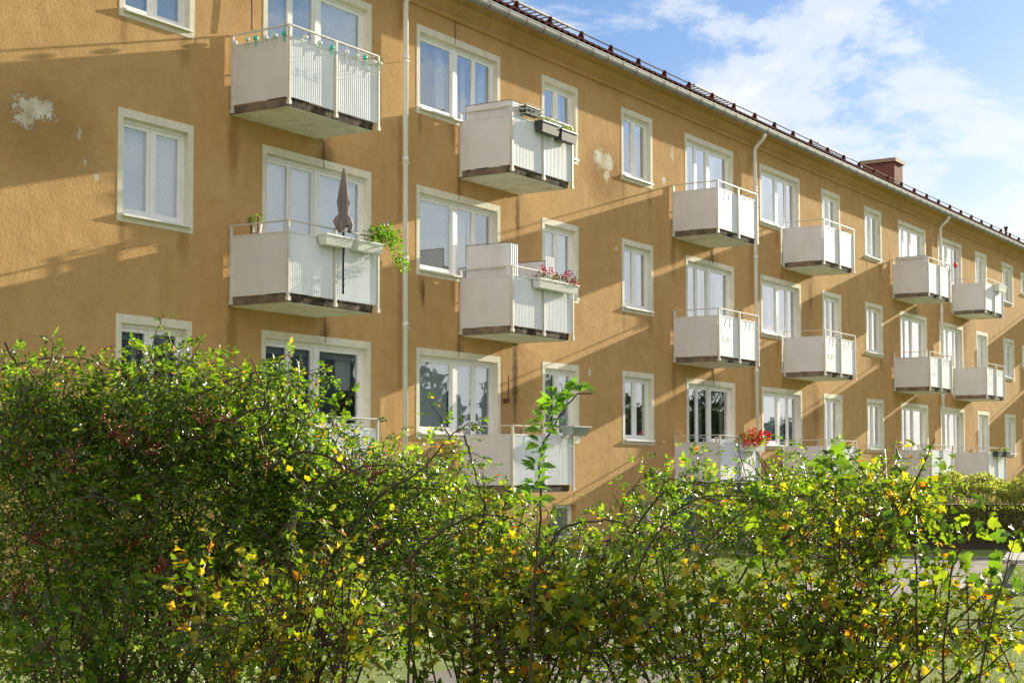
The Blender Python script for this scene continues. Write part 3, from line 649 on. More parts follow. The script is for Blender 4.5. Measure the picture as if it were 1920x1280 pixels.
# ------------------------------------------------------------ leaf instancing
def T_leaflet(w=.5, fold=.12, curl=.12):
    v = np.array([(0,0,0),(-w*.40,.28,fold),(-w*.46,.58,fold*.9-curl*.3),(0,1.0,-curl),(w*.46,.58,fold*.9-curl*.3),(w*.40,.28,fold),(0,.3,0),(0,.62,-curl*.25)])
    return v, [np.array([(0,6,7,1)])*0+np.array([[0,6,1,1]])] and (v, [np.array([[1,6,7,2],[6,5,4,7]]), np.array([[0,6,1],[0,5,6],[2,7,3],[7,4,3]])])[1]
def T_lobed(lobes=3, fold=.26):
    if lobes == 3: out = [(0,0),(-.22,.05),(-.42,.22),(-.36,.36),(-.48,.55),(-.24,.60),(-.17,.80),(0,1.0),(.17,.80),(.24,.60),(.48,.55),(.36,.36),(.42,.22),(.22,.05)]
    else: out = [(0,0),(-.20,-.06),(-.46,-.02),(-.34,.18),(-.62,.42),(-.40,.46),(-.34,.56),(-.16,.52),(-.24,.78),(0,1.05),(.24,.78),(.16,.52),(.34,.56),(.40,.46),(.62,.42),(.34,.18),(.46,-.02),(.20,-.06)]
    v = [(x, y, fold*abs(x)*1.4-.30*y*y+.07*math.sin(9*y+6*x)) for x, y in out]; n = len(v)
    v.append((0, .40, -.03)); v = np.array(v)
    f = np.array([[n, i, (i+1) % n] for i in range(n)]); return v, [f]
def T_small():
    v = np.array([(0,0,0),(-.3,.5,.08),(0,1,-.05),(.3,.5,.08)]); return v, [np.array([[0,1,2,3]])[:, [0,3,2,1]]]
def unit(a): return a/(np.linalg.norm(a, axis=-1, keepdims=True)+1e-9)
def instance(tmpl, P, D, Nn, S):
    v, polys = tmpl; P = np.asarray(P); D = unit(np.asarray(D)); Nn = np.asarray(Nn)
    X = unit(np.cross(D, Nn)); Z = np.cross(X, D); S = np.asarray(S)[:, None, None]
    V = P[:, None, :]+S*(v[None, :, 0:1]*X[:, None, :]+v[None, :, 1:2]*D[:, None, :]+v[None, :, 2:3]*Z[:, None, :])
    k = len(v); off = (np.arange(len(P))*k)[:, None, None]
    return V.reshape(-1, 3), [(p[None]+off).reshape(-1, p.shape[1]) for p in polys]
def merge(parts):
    Vs = []; Ps = []; n = 0
    for V, ps in parts:
        Vs.append(V); Ps += [p+n for p in ps]; n += len(V)
    return np.concatenate(Vs), Ps
def rnd(n, s=1.0): return rng.normal(0, s, (n, 3))
TL = T_leaflet(); TLn = T_leaflet(.62, .10, .18); TLm = T_leaflet(.6, .10, .15); T3 = T_lobed(3); T5 = T_lobed(5); TS = T_small()

def smooth_path(pts, n=10):
    pts = np.array(pts, float)
    if len(pts) < 3: return np.array([pts[0]+(pts[-1]-pts[0])*t for t in np.linspace(0, 1, n)])
    out = []
    P = np.vstack([2*pts[0]-pts[1], pts, 2*pts[-1]-pts[-2]])
    per = max(2, n//(len(pts)-1))
    for i in range(1, len(P)-2):
        for t in np.linspace(0, 1, per, endpoint=False):
            a, b_, c_, d_ = P[i-1], P[i], P[i+1], P[i+2]
            out.append(.5*((2*b_)+(-a+c_)*t+(2*a-5*b_+4*c_-d_)*t*t+(-a+3*b_-3*c_+d_)*t**3))
    out.append(pts[-1]); return np.array(out)

class Shrub:
    def __init__(s, name, label, cat, loc, leafmat, barkmat, group=None):
        s.root = tag(empty(name, loc), label, cat, group); s.loc = np.array(loc, float)
        s.leaf = []; s.stem = MB(); s.lm = leafmat; s.bm = barkmat; s.hipl = []
    def compound(s, P, D, size, npair=3, tm=TL):
        """pinnate leaves: P,D rachis bases and directions"""
        P = np.asarray(P); D = unit(np.asarray(D)); n = len(P); size = np.broadcast_to(size, (n,))
        side0 = unit(np.cross(D, np.array([0, 0, 1.0])+rnd(n, .35))); N0 = np.cross(side0, D)
        for j in range(npair):
            t = (.35+.65*(j+.5)/npair)
            base = P+D*(size*2.6*t)[:, None]-np.array([0, 0, 1])*(size*.45*t*t)[:, None]
            for sgn in (-1, 1):
                d = unit(D*.55+side0*sgn+rnd(n, .22)-np.array([0, 0, .12])); s.leaf.append(instance(tm, base, d, N0+rnd(n, .3), size*rng.uniform(.8, 1.1, n)))
        base = P+D*(size*2.7)[:, None]-np.array([0, 0, 1])*(size*.5)[:, None]
        s.leaf.append(instance(tm, base, unit(D+rnd(n, .2)-np.array([0, 0, .2])), N0+rnd(n, .3), size*rng.uniform(1.0, 1.25, n)))
    def cane(s, pts, r0, r1, gap=.05, size=.024, kind='pin', start=.1, twigs=0, tm=TL):
        path = smooth_path(pts, max(12, 5*len(pts))); k = len(path)
        path = path+np.cumsum(rng.normal(0, .0035, path.shape), 0)*(1 if k > 4 else 0)
        s.stem.tube(path, list(np.linspace(r0, r1, k)), 5)
        seg = np.linalg.norm(np.diff(path, axis=0), axis=1); L_ = seg.sum(); cum = np.concatenate([[0], np.cumsum(seg)])
        ts = np.arange(start*L_, L_, gap)
        if len(ts):
            P = np.stack([np.interp(ts, cum, path[:, i]) for i in range(3)], 1)
            T_ = np.stack([np.interp(np.minimum(ts+.02, L_), cum, path[:, i])-np.interp(np.maximum(ts-.02, 0), cum, path[:, i]) for i in range(3)], 1); T_ = unit(T_)
            side = unit(np.cross(T_, rnd(len(ts)))); D = unit(T_*.35+side*.9+np.array([0, 0, .35]))
            sz = size*rng.uniform(.75, 1.2, len(ts))
            if kind == 'pin': s.compound(P, D, sz, 2 if size < .02 else 3, tm)
            elif kind == 'simple':
                s.leaf.append(instance(tm, P, unit(D+rnd(len(P), .15)), np.array([0, 0, 1.0])+rnd(len(P), .45), sz))
            elif kind == 'whorl':
                for q in range(3): 
                    side = unit(np.cross(T_, rnd(len(ts)))); s.leaf.append(instance(tm, P, unit(T_*.5+side+rnd(len(P), .2)), np.array([0, 0, 1.0])+rnd(len(P), .5), sz*rng.uniform(.7, 1.1)))
            for q in range(twigs):
                i = rng.integers(0, len(P)); d = unit(D[i]+rnd(1)[0]*.35+np.array([0, 0, .25])); ln = rng.uniform(.10, .26)
                s.cane([P[i], P[i]+d*ln*.5, P[i]+d*ln-np.array([0, 0, ln*.15])], .003, .0015, gap*.8, size*.9, kind, .25, 0, tm)
        return path
    def mass(s, c, rad, ntw, size=.022, kind='pin', tlen=.22, nl=5, tm=TL, upb=.35):
        """twigs through an ellipsoid of radii rad about c"""
        c = np.array(c); rad = np.array(rad)
        d = unit(rnd(ntw)); rr = rng.uniform(.25, 1, ntw)**.5; B = c+d*rad*rr[:, None]
        B = B[B[:, 2] > .05]; n = len(B); out = unit((B-c)/rad)
        D = unit(out*.6+rnd(n, .55)+np.array([0, 0, upb])); ln = tlen*rng.uniform(.6, 1.3, n)
        for i in range(0, n):
            e = B[i]+D[i]*ln[i]; m_ = (B[i]+e)/2+np.array([0, 0, ln[i]*.06]); e = e-np.array([0, 0, ln[i]*.08])
            if i % 3 == 0: s.stem.tube([B[i]-D[i]*ln[i]*.6, m_, e], [.0035, .0025, .0012], 3)
        for j in range(nl):
            t = (j+.6)/nl; P = B+D*(ln*t)[:, None]
            side = unit(np.cross(D, rnd(n))); dd = unit(D*.4+side+np.array([0, 0, .2]))
            sz = size*rng.uniform(.65, 1.2, n)
            if kind == 'pin': s.compound(P, dd, sz, 2, tm)
            else: s.leaf.append(instance(tm, P, dd, np.array([0, 0, 1.0])+rnd(n, .6), sz))
    def hipcluster(s, c, n=12, r=.07, hr=.0045):
        mb = MB(); c = np.array(c)
        for i in range(n):
            p = c+rnd(1, r*.5)[0]; mb.tube([c-np.array([0, 0, r*.5]), p], .0012, 3); mb.ball(p, hr*random.uniform(.9, 1.3), 6, 4, (1, 1, 1.25))
        s.hipl.append(mb)
    def finish(s):
        V, P = merge(s.leaf); fast_mesh('foliage', V, P, s.lm, s.root, s.loc)
        if s.stem.v: s.stem.build('stems', s.bm, s.root, s.loc)
        for mb in s.hipl: mb.build('berry_cluster', 'hip_red', s.root, None, True)
        s.leaf = []

def rad_at(d, wpx, hpx): return wpx*d/F, hpx*d/F

# ---- the big rose at the left
def ground_under(p, j=.3): return np.array([p[0]+rng.normal(0, j), p[1]+rng.normal(0, j), 0])
def rose_left():
    D0 = 7.0; c0 = at(330, 1000, D0)
    s = Shrub('rose_bush', 'tall dark green rose bush with red hips filling the left foreground', 'shrub', (c0[0], c0[1], 0), 'rose_leaf', 'cane_bark')
    view = unit(np.array([fw[0], fw[1], 0]))
    #      px    py    d    rw   rh  rd   twigs
    C = [( 60, 1000, 7.0, 230, 230, .7, 330), (300, 960, 7.2, 260, 240, .75, 420), (440, 940, 7.4, 190, 150, .6, 260),
         (150, 890, 7.3, 200, 100, .5, 150), (350, 835, 7.4, 170, 80, .45, 130), (500, 850, 7.4, 85, 75, .3, 80), (570, 960, 7.3, 90, 50, .35, 60),
         (680, 960, 7.2, 140, 90, .5, 170), (250, 1190, 6.8, 320, 150, .6, 330), (600, 1120, 6.9, 230, 140, .6, 240), (790, 1010, 7.0, 130, 80, .45, 120), (290, 775, 7.4, 75, 35, .2, 24), (460, 775, 7.5, 85, 30, .2, 24), (60, 830, 7.3, 90, 50, .3, 36)]
    for px, py, d, rw, rh, rd, n in C:
        c = at(px, py, d); rw_, rh_ = rad_at(d, rw, rh)
        s.mass(c, (max(rw_, rd)*.75, max(rw_, rd)*.9, rh_), int(n*1.75), .026, nl=4, tm=TLm)
    Q = lambda L_: [at(x, y, d) for x, y, d in L_]
    for pts, r0, gap, tw in (
        ([(-40,720,7.2),(40,682,7.2),(140,672,7.2),(235,700,7.2)], .006, .055, 3),
        ([(10,640,7.1),(40,690,7.1),(90,760,7.2),(170,830,7.2)], .005, .06, 4),
        ([(60,900,7.2),(150,760,7.2),(240,700,7.2),(310,668,7.2)], .007, .05, 6),
        ([(240,760,7.1),(275,700,7.1),(300,665,7.1),(345,672,7.1)], .005, .035, 4),
        ([(120,1000,7.0),(260,800,7.0),(380,740,7.0),(470,705,7.0),(560,700,7.0)], .008, .05, 8),
        ([(250,960,6.8),(330,850,6.8),(430,790,6.8),(520,765,6.8),(590,800,6.8)], .009, .05, 8),
        ([(420,900,6.9),(500,790,6.9),(545,720,6.9),(560,690,6.9),(540,655,6.9)], .006, .04, 5),
        ([(500,880,6.8),(580,850,6.8),(660,880,6.8),(740,915,6.8),(850,930,6.8),(930,1000,6.8)], .008, .055, 10),
        ([(520,1000,6.6),(620,900,6.6),(720,870,6.6),(800,900,6.6)], .007, .05, 6),
        ([(640,1010,6.6),(720,930,6.6),(800,880,6.6),(850,820,6.6),(880,808,6.6)], .006, .045, 7),
        ([(870,815,6.4),(885,860,6.4),(893,910,6.4),(905,960,6.4)], .0045, .05, 1),
        ([(760,1060,6.5),(830,1000,6.5),(900,975,6.5),(960,985,6.5),(1010,1030,6.5)], .007, .055, 5),
        ([(0,800,7.0),(60,770,7.0),(130,780,7.0),(200,830,7.0)], .005, .05, 4),
        ([(-30,690,7.4),(20,740,7.4),(60,820,7.4)], .005, .05, 3),
        ([(40,1040,6.4),(90,960,6.4),(170,930,6.4),(260,960,6.4)], .006, .06, 5)):
        s.cane(Q(pts), r0, .002, gap, .026, 'pin', .05, tw, TLm)
    sx = [0, 90, 180, 280, 340, 420, 480, 545, 600, 660, 720]; sy_ = [745, 735, 735, 715, 710, 730, 725, 735, 870, 930, 935]
    for i in range(44):
        x0_ = rng.uniform(-10, 700); y0_ = np.interp(x0_, sx, sy_); dx_ = rng.normal(10, 45); dy_ = rng.uniform(5, 55); d_ = rng.uniform(6.7, 7.5)
        s.cane(Q([(x0_-dx_, y0_+130, d_), (x0_-dx_*.3, y0_+50, d_), (x0_+dx_*.2, y0_+10-dy_*.5, d_), (x0_+dx_, y0_-dy_*.7, d_)]), .005, .0015, .045, .026, 'pin', .2, 3, TLm)
    for i in range(26):
        p = at(rng.uniform(0, 760), rng.uniform(900, 1100), rng.uniform(6.8, 7.6)); g0 = ground_under(at(rng.uniform(150, 620), 1000, 7.1), .25)
        mid = (p+g0)/2+np.array([0, 0, .35]); s.stem.tube(smooth_path([g0, mid, p], 8), list(np.linspace(.011, .004, len(smooth_path([g0, mid, p], 8)))), 5)
    for px, py, n in ((70,1010,26),(30,1100,16),(130,1025,12),(305,1070,26),(410,1115,30),(490,1065,22),(140,870,12),(215,800,14),(235,820,12),(280,835,10),(700,880,20),(650,870,10),(420,770,8),(500,860,8),(55,860,8),(330,1150,20),(60,1140,18),(350,1100,14),(250,1010,10),(120,860,12),(380,780,12),(300,1210,16),(100,1240,14),(720,1010,8),(780,1060,8)):
        s.hipcluster(at(px, py, rng.uniform(6.35, 6.6)), n, .07)
    s.finish()
rose_left()

# ---- the rose that arches across the middle right, in front of the second stair
def rose_right():
    c0 = at(1330, 1050, 7.2)
    s = Shrub('rose_bush', 'looser arching rose bush with long bare canes in the middle right foreground', 'shrub', (c0[0], c0[1], 0), 'rose_leaf', 'cane_bark')
    for px, py, d, rw, rh, rd, n in ((1290,960,7.4,120,45,.3,60),(1440,965,7.4,130,50,.35,90),(1560,960,7.6,120,45,.35,90),(1380,1000,7.2,120,35,.3,50),(1230,1000,7.2,80,40,.3,35),(1100,1080,7.1,130,60,.4,110),(960,1090,7.1,120,80,.4,110),(1650,940,7.8,110,40,.3,80),(1210,1100,7.0,90,60,.3,50),(1330,1230,6.9,230,55,.4,170),(1050,1200,7.0,200,90,.4,240),(1480,1200,6.9,120,60,.35,90)):
        c = at(px, py, d); rw_, rh_ = rad_at(d, rw, rh)
        s.mass(c, (max(rw_, rd)*.75, max(rw_, rd)*.9, rh_), n, .024, nl=4)
    Q = lambda L_: [at(x, y, d) for x, y, d in L_]
    for pts, r0, gap, tw in (
        ([(1130,1120,6.6),(1170,1020,6.6),(1215,950,6.6),(1262,914,6.6),(1350,900,6.6),(1450,906,6.6),(1520,940,6.6)], .006, .045, 9),
        ([(1190,1080,6.5),(1240,980,6.5),(1300,945,6.5),(1380,940,6.5),(1470,958,6.5)], .005, .05, 7),
        ([(1010,1060,6.5),(1040,1000,6.5),(1095,978,6.5),(1150,985,6.5),(1200,1010,6.5)], .007, .045, 5),
        ([(1300,1060,6.8),(1360,980,6.8),(1450,930,6.8),(1560,915,6.8),(1640,930,6.8)], .0055, .05, 8),
        ([(1380,1100,6.9),(1430,1010,6.9),(1500,960,6.9),(1600,950,6.9),(1690,985,6.9)], .005, .05, 8),
        ([(1165,960,6.5),(1185,915,6.5),(1205,890,6.5)], .003, .2, 0),
        ([(1240,930,6.4),(1205,915,6.4),(1185,925,6.4)], .003, .035, 1)):
        s.cane(Q(pts), r0, .002, gap, .027, 'pin', .05, tw, TLn)
    g0 = np.array([c0[0], c0[1], 0])
    for px, py, d in ((1130,1120,6.6),(1190,1080,6.5),(1010,1060,6.5),(1300,1060,6.8),(1380,1100,6.9),(1240,1050,7.2),(1460,1040,7.3),(1340,1080,7),(1170,1050,6.8),(1110,1090,6.8)):
        p = at(px, py, d); b0 = g0+np.array([rng.normal(0, .15), rng.normal(0, .15), 0]); pp = smooth_path([b0, (b0*.55+p*.45)+np.array([0, 0, .18]), p], 8); s.stem.tube(pp, list(np.linspace(.009, .0055, len(pp))), 5)
    for px, py in ((1040,1130),(960,1140),(1130,1140),(1520,1000)): s.hipcluster(at(px, py, 6.6), 12, .06)
    s.finish()
rose_right()

# ---- tall pale green shoot in the middle
def shoot():
    b0 = at(985, 1100, 4.6)
    s = Shrub('rose_shoot', 'single tall bright green shoot standing before the lowest planter balcony', 'shrub', (b0[0], b0[1], 0), 'shoot_leaf', 'red_bark')
    pts = [(990,1180,4.6),(1000,1000,4.6),(1003,900,4.6),(1012,830,4.6),(1032,770,4.6),(1056,733,4.6),(1085,728,4.6)]
    s.cane([np.array([b0[0], b0[1], 0])]+[at(*p) for p in pts], .0042, .0018, .5, .03, 'simple', .999)
    cand = [(1003,905,-1),(1002,915,1),(1006,875,-1),(1006,880,1),(1010,845,-1),(1012,835,1),(1018,810,-1),(1020,800,1),(1024,790,-1),(1030,775,1),(1036,762,-1),(1040,755,1),(1048,742,-1),(1056,733,1),(1066,730,-1),(1075,729,1),(1085,728,1),(1000,950,-1),(1001,935,1)]
    for x, y, sg in cand:
        for q in range(5):
            P = at(x+rng.normal(0, 2.5), y+rng.normal(0, 4), 4.6+rng.normal(0, .02)); d = r2*(sg if q < 3 else -sg)*rng.uniform(.3, 1)+u2*rng.uniform(-.15, .8)+fw*rng.normal(0, .5)
            s.leaf.append(instance(TLn, np.array([P+unit(d)*.008]), np.array([d]), np.array([[0, 0, 1.0]])-fw*.5+rnd(1, .4), np.array([rng.uniform(.034, .056)*(1 if y > 750 else .8)])))
    s.finish()
shoot()

# ---- yellowing shrubs with lobed leaves and upright dark stems
def yellow_shrub(label, basepx, bd, tips, size=.044, masses=(), mat='shrub_leaf', tm=T3, group='yellowing shrubs in the foreground', gap=.048):
    c0 = at(*basepx, bd)
    s = Shrub('yellow_shrub', label, 'shrub', (c0[0], c0[1], 0), mat, 'red_bark', group)
    g0 = np.array([c0[0], c0[1], 0])
    for px, py, d in tips:
        p = at(px, py, d); b0 = g0+np.array([rng.normal(0, .16), rng.normal(0, .16), 0])
        mid = b0*.5+p*.5+np.array([rng.normal(0, .06), rng.normal(0, .06), .12])
        s.cane([b0, mid, p], rng.uniform(.006, .010), .002, gap, size, 'simple', .42, 9, tm)
    for q in range(int(len(tips)*.7)):
        px, py, d = tips[q % len(tips)]; p = at(px+rng.normal(0, 45), py+abs(rng.normal(60, 50)), d+.1); b0 = g0+np.array([rng.normal(0, .2), rng.normal(0, .2), 0]); pp = smooth_path([b0, b0*.5+p*.5+np.array([0, 0, .1]), p], 8); s.stem.tube(pp, list(np.linspace(.0085, .003, len(pp))), 5)
    for px, py, d, rw, rh, rd, n in masses:
        c = at(px, py, d); rw_, rh_ = rad_at(d, rw, rh)
        s.mass(c, (max(rw_, rd)*.75, max(rw_, rd)*.9, rh_), int(n*.95), size*.95, 'simple', .22, 5, tm)
    s.finish()
U = rng.uniform
yellow_shrub('yellow leaved shrub at the left of the three, in front of the rose bush', (560, 1300), 5.5,
    [(590,900,5.5),(545,985,5.4),(660,980,5.4),(690,1000,5.5),(620,960,5.6),(720,1050,5.4),(480,1080,5.4),(520,1120,5.3),(600,1050,5.2),(570,1010,5.4),(640,1010,5.4),(560,1130,5.2),(450,1150,5.2),(680,1130,5.2),(420,1010,5.5),(395,1060,5.4)], size=.038, masses=[(560,1190,5.4,170,90,.3,90), (440,1180,5.4,110,70,.25,50)])
yellow_shrub('small shrub of crinkled grey green leaves low at the left corner', (180, 1300), 6.2,
    [(110,1010,6.3),(200,1060,6.3),(330,1050,6.3),(250,1090,6.2),(130,1100,6.2),(60,1180,6.1),(180,1160,6.1),(290,1180,6.1)], masses=[(120,1230,6.1,120,60,.25,50)], mat='maple_leaf')
yellow_shrub('green and amber shrub in the middle of the three', (930, 1320), 6.6,
    [(905,935,6.7),(985,930,6.6),(1010,950,6.7),(940,960,6.7),(860,1010,6.6),(1050,1030,6.6),(1100,1030,6.7),(900,1050,6.5),(970,1040,6.5),(1130,1090,6.6),(820,1090,6.5),(870,1120,6.4),(1020,1100,6.4),(950,1130,6.3),(1090,1150,6.4),(780,1120,6.5),(760,1180,6.4)], masses=[(930,1170,6.4,180,110,.35,170),(1120,1180,6.5,120,80,.3,110)])
yellow_shrub('widest yellow and orange leaved shrub with fanning dark stems at the right', (1480, 1330), 6.5,
    [(1765,830,6.4),(1740,900,6.4),(1690,905,6.5),(1640,930,6.5),(1600,950,6.5),(1660,980,6.4),(1560,980,6.5),(1700,950,6.4),(1500,1010,6.5),(1570,1040,6.4),(1620,1040,6.4),(1460,1070,6.4),(1690,1040,6.4),(1760,1110,6.3),(1400,1120,6.4),(1540,1090,6.3),(1640,1100,6.3),(1720,1170,6.2),(1840,1110,6.3),(1870,1150,6.2),(1350,1080,6.4),(1300,1100,6.5),(1780,990,6.5),(1600,1130,6.2),(1470,1150,6.2),(1250,1120,6.5),(1890,1200,6.2),(1820,1180,6.2)],
    masses=[(1650,960,6.5,120,45,.25,55),(1520,1030,6.4,110,40,.3,40),(1300,1190,6.4,150,80,.3,120),(1580,1190,6.3,190,75,.3,140),(1800,1180,6.3,90,60,.25,60)])

# ---- maple sapling leaves among the canes, and the lobed plant at the right
def big_leaf_plant(name, label, cat, base, bd, stems, size, mat, tm, bark='red_bark', r0=.006):
    c0 = at(*base, bd); s = Shrub(name, label, cat, (c0[0], c0[1], 0), mat, bark)
    for pts in stems:
        w = [np.array([c0[0], c0[1], 0])]+[at(*p) for p in pts[0]]
        s.cane(w, r0, .002, .5, size, 'simple', .999)
        for x, y, d, k in pts[1]:
            P = at(x, y, d); n = 1
            for q in range(k):
                dd = r2*rng.normal(0, 1)+u2*rng.normal(.2, .5)+fw*rng.normal(0, .6)
                dd = unit(dd); s.stem.tube([P, P+dd*size*.6], [.0015, .001], 4)
                s.leaf.append(instance(tm, np.array([P+dd*size*.55]), np.array([dd-np.array([0, 0, .25])]), np.array([np.array([0, 0, .5])-fw*.6])+rnd(1, .35), np.array([size*rng.uniform(.75, 1.15)])))
    s.finish()
big_leaf_plant('maple_sapling', 'maple sapling with broad hand shaped leaves rising among the rose canes', 'sapling', (1560,1200), 6.6,
    [([(1560,1100,6.6),(1558,980,6.6),(1560,900,6.6),(1556,860,6.6)], [(1556,860,6.6,3),(1560,880,6.6,4),(1600,885,6.6,2),(1530,870,6.6,2),(1560,915,6.6,3)]),
     ([(1450,1150,6.5),(1432,1010,6.5),(1430,960,6.5)], [(1430,960,6.5,4),(1432,1000,6.5,4),(1440,1040,6.5,3),(1410,935,6.5,4),(1390,925,6.5,3),(1470,1000,6.5,3)])], .066, 'maple_leaf', T5)
big_leaf_plant('lobed_shrub', 'pale green lobed shrub with red twigs in front of the hedge', 'shrub', (1740,1300), 6.2,
    [([(1720,1150,6.2),(1715,1040,6.2),(1690,980,6.2)], [(1690,980,6.2,4),(1700,1000,6.2,4),(1715,1040,6.2,4),(1670,1010,6.2,3),(1720,1075,6.2,4)]),
     ([(1780,1150,6.2),(1800,1040,6.2),(1830,980,6.2),(1850,960,6.2)], [(1850,960,6.2,3),(1835,975,6.2,4),(1815,1000,6.2,5),(1800,1030,6.2,4),(1775,985,6.2,4),(1760,1010,6.2,3),(1795,1080,6.2,4)]),
     ([(1860,1200,6.0),(1880,1100,6.0),(1905,1010,6.0)], [(1905,1010,6.0,4),(1895,1050,6.0,4),(1880,1090,6.0,5),(1900,1120,6.0,4),(1850,1080,6.0,3),(1915,980,6.0,3)])], .060, 'maple_leaf', T3)

# ---- hedge beyond the path
def hedge():
    root = tag(empty('clipped_hedge', (34.6,-5,0)), 'long clipped hedge with sunlit yellowish top beyond the path', 'hedge')
    ax, ay = np.array([33.0,-.9]), np.array([36.4,-10.5]); n = 42000
    t = rng.uniform(0, 1, n); face = rng.uniform(0, 1, n); dirv = (ay-ax)/np.linalg.norm(ay-ax); nv = np.array([-dirv[1], dirv[0]])
    if nv[0] > 0: nv = -nv
    top = face < .55; wv = rng.uniform(0, 1.5, n); hgt = 1.42+.07*np.sin(t*31)+.06*np.sin(t*73+2)
    P = np.zeros((n, 3)); xy = ax+(ay-ax)*t[:, None]
    P[:, 2] = np.where(top, hgt-.34+np.minimum(wv/.9, 1)*.30+rng.uniform(0, 1, n)**1.8*.22, rng.uniform(.1, 1, n)*hgt)
    off = np.where(top, -wv, rng.normal(.0, .07, n)-.12*(P[:, 2] < .4)); P[:, :2] = xy+nv*off[:, None]
    D = np.where(top[:, None], np.array([0, 0, 1.0]), np.array([nv[0], nv[1], .6]))+rnd(n, .6)
    V, Ps = instance(TS, P, D, rnd(n), rng.uniform(.035, .085, n)); fast_mesh('foliage', V, Ps, 'hedge_leaf', root, (34.6,-5,0))
    core = MB()
    q = [ax-nv*.25, ay-nv*.25, ay-nv*1.42, ax-nv*1.42]
    core.hexa([(p[0], p[1], .0) for p in q], [(p[0], p[1], .98) for p in q]); core.build('stems', 'cane_bark', root, (34.6,-5,0))
hedge()
def back_plants():
    s = Shrub('laurel_bush', 'dark glossy laurel row between the hedge and the last balconies', 'shrub', (38.5,-1.6,0), 'rose_leaf', 'cane_bark')
    for i in range(9): s.mass((36.5+i*.9,-1.5-.25*i,.8), (.7,.5,.80+.1*math.sin(i*2.3)), 46, .06, 'simple', .2, 5, TLn)
    s.finish()
    s = Shrub('wispy_bush', 'light green feathery bush below the balconies right of the second stair', 'shrub', (34.6,-3.4,0), 'shoot_leaf', 'cane_bark')
    for i in range(5): s.mass((34.0+i*.28,-2.0-.1*i,1.2), (.45,.4,.62), 46, .035, 'simple', .3, 6, TL, .8)
    s.finish()
back_plants()

# ---- grass blades on the lawn seen through the shrubs (stuff)
def grass():
    n = 60000; X = rng.uniform(12, 33, n); Y = rng.uniform(-13.5, -.3, n)
    yc = np.interp(X, [p[0] for p in pc], [p[1] for p in pc]); keep = (np.abs(Y-yc) > .98) & ~((X > 28.9) & (X < 31.7)); X, Y = X[keep], Y[keep]; n = len(X)
    P = np.stack([X, Y, np.zeros(n)], 1); D = np.array([0, 0, 1.0])+rnd(n, .35)
    v = np.array([(-.08,0,0),(.08,0,0),(.05,.6,.05),(0,1,.15),(-.05,.6,.05)]); 
    V, Ps = instance((v, [np.array([[0,1,2,4]]), np.array([[4,2,3]])]), P, D, rnd(n), rng.uniform(.03, .07, n))
    o = fast_mesh('grass', V, Ps, 'grass_blade', None, (20,-7,0)); tag(o, 'short sunlit lawn grass seen between the shrub stems', 'grass', kind='stuff')
grass()

def fallen():
    n = 900; X = rng.uniform(11, 32, n); Y = rng.uniform(-13, -1, n)
    P = np.stack([X, Y, rng.uniform(.015, .05, n)], 1)
    V, Ps = instance(T3, P, rnd(n)*np.array([1, 1, .15]), np.array([0, 0, 1.0])+rnd(n, .25), rng.uniform(.03, .06, n))
    o = fast_mesh('fallen_leaves', V, Ps, 'shrub_leaf', None, (20,-7,0)); tag(o, 'yellow fallen leaves scattered over the lawn and path', 'leaves', kind='stuff')
fallen()

# ------------------------------------------------------------ things on the balconies
def planter(name, label, x0, y0, z0, ln, mat, group=None, plants=None, dep=.17, h=.15, taper=.03, rim=True):
    root = tag(empty(name, (x0+ln/2, y0, z0)), label, 'flower box', group)
    b_ = MB(); t = taper; y1 = y0-dep
    b_.hexa([(x0+t,y1+t,z0),(x0+ln-t,y1+t,z0),(x0+ln-t,y0-t*.3,z0),(x0+t,y0-t*.3,z0)],[(x0,y1,z0+h),(x0+ln,y1,z0+h),(x0+ln,y0,z0+h),(x0,y0,z0+h)])
    b_.f.pop(1)   # open top
    b_.box(x0-.008,x0+ln+.008,y1-.008,y1+.004,z0+h-.018,z0+h+.004).box(x0-.008,x0+ln+.008,y0-.004,y0+.008,z0+h-.018,z0+h+.004).box(x0-.008,x0+.004,y1+.0045,y0-.0045,z0+h-.018,z0+h+.004).box(x0+ln-.004,x0+ln+.008,y1+.0045,y0-.0045,z0+h-.018,z0+h+.004)
    b_.build('box', mat, root)
    MB().quad((x0+.01,y1+.01,z0+h-.03),(x0+ln-.01,y1+.01,z0+h-.03),(x0+ln-.01,y0-.01,z0+h-.03),(x0+.01,y0-.01,z0+h-.03)).build('soil', 'soil', root)
    if plants: plants(root, x0, y0, z0+h, ln, dep)
    return root
def leafblob(root, centers, n, size, mat, tm=TL, name='foliage', rad=(.12,.1,.1), up_=.3):
    parts = []
    for c in centers:
        d = unit(rnd(n)); P = np.array(c)+d*np.array(rad)*(rng.uniform(.1, 1, n)**.6)[:, None]
        parts.append(instance(tm, P, unit(d+rnd(n, .5)+np.array([0, 0, up_])), np.array([0, 0, 1.0])+rnd(n, .6), size*rng.uniform(.6, 1.2, n)))
    V, Ps = merge(parts); return fast_mesh(name, V, Ps, mat, root, ORI[root.name])
def flowerheads(root, pts, mat, r=.04, name='flower'):
    for p in pts:
        n = 26; d = unit(rnd(n)); V, Ps = instance(TS, np.array(p)+d*r*.5, unit(d+rnd(n, .3)), rnd(n), r*rng.uniform(.7, 1.1, n))
        fast_mesh(name, V, Ps, mat, root, np.array(p))
YF = -DB-.03
zp = lambda k: RZ3-(3-k)*H-.165          # top of the front panels
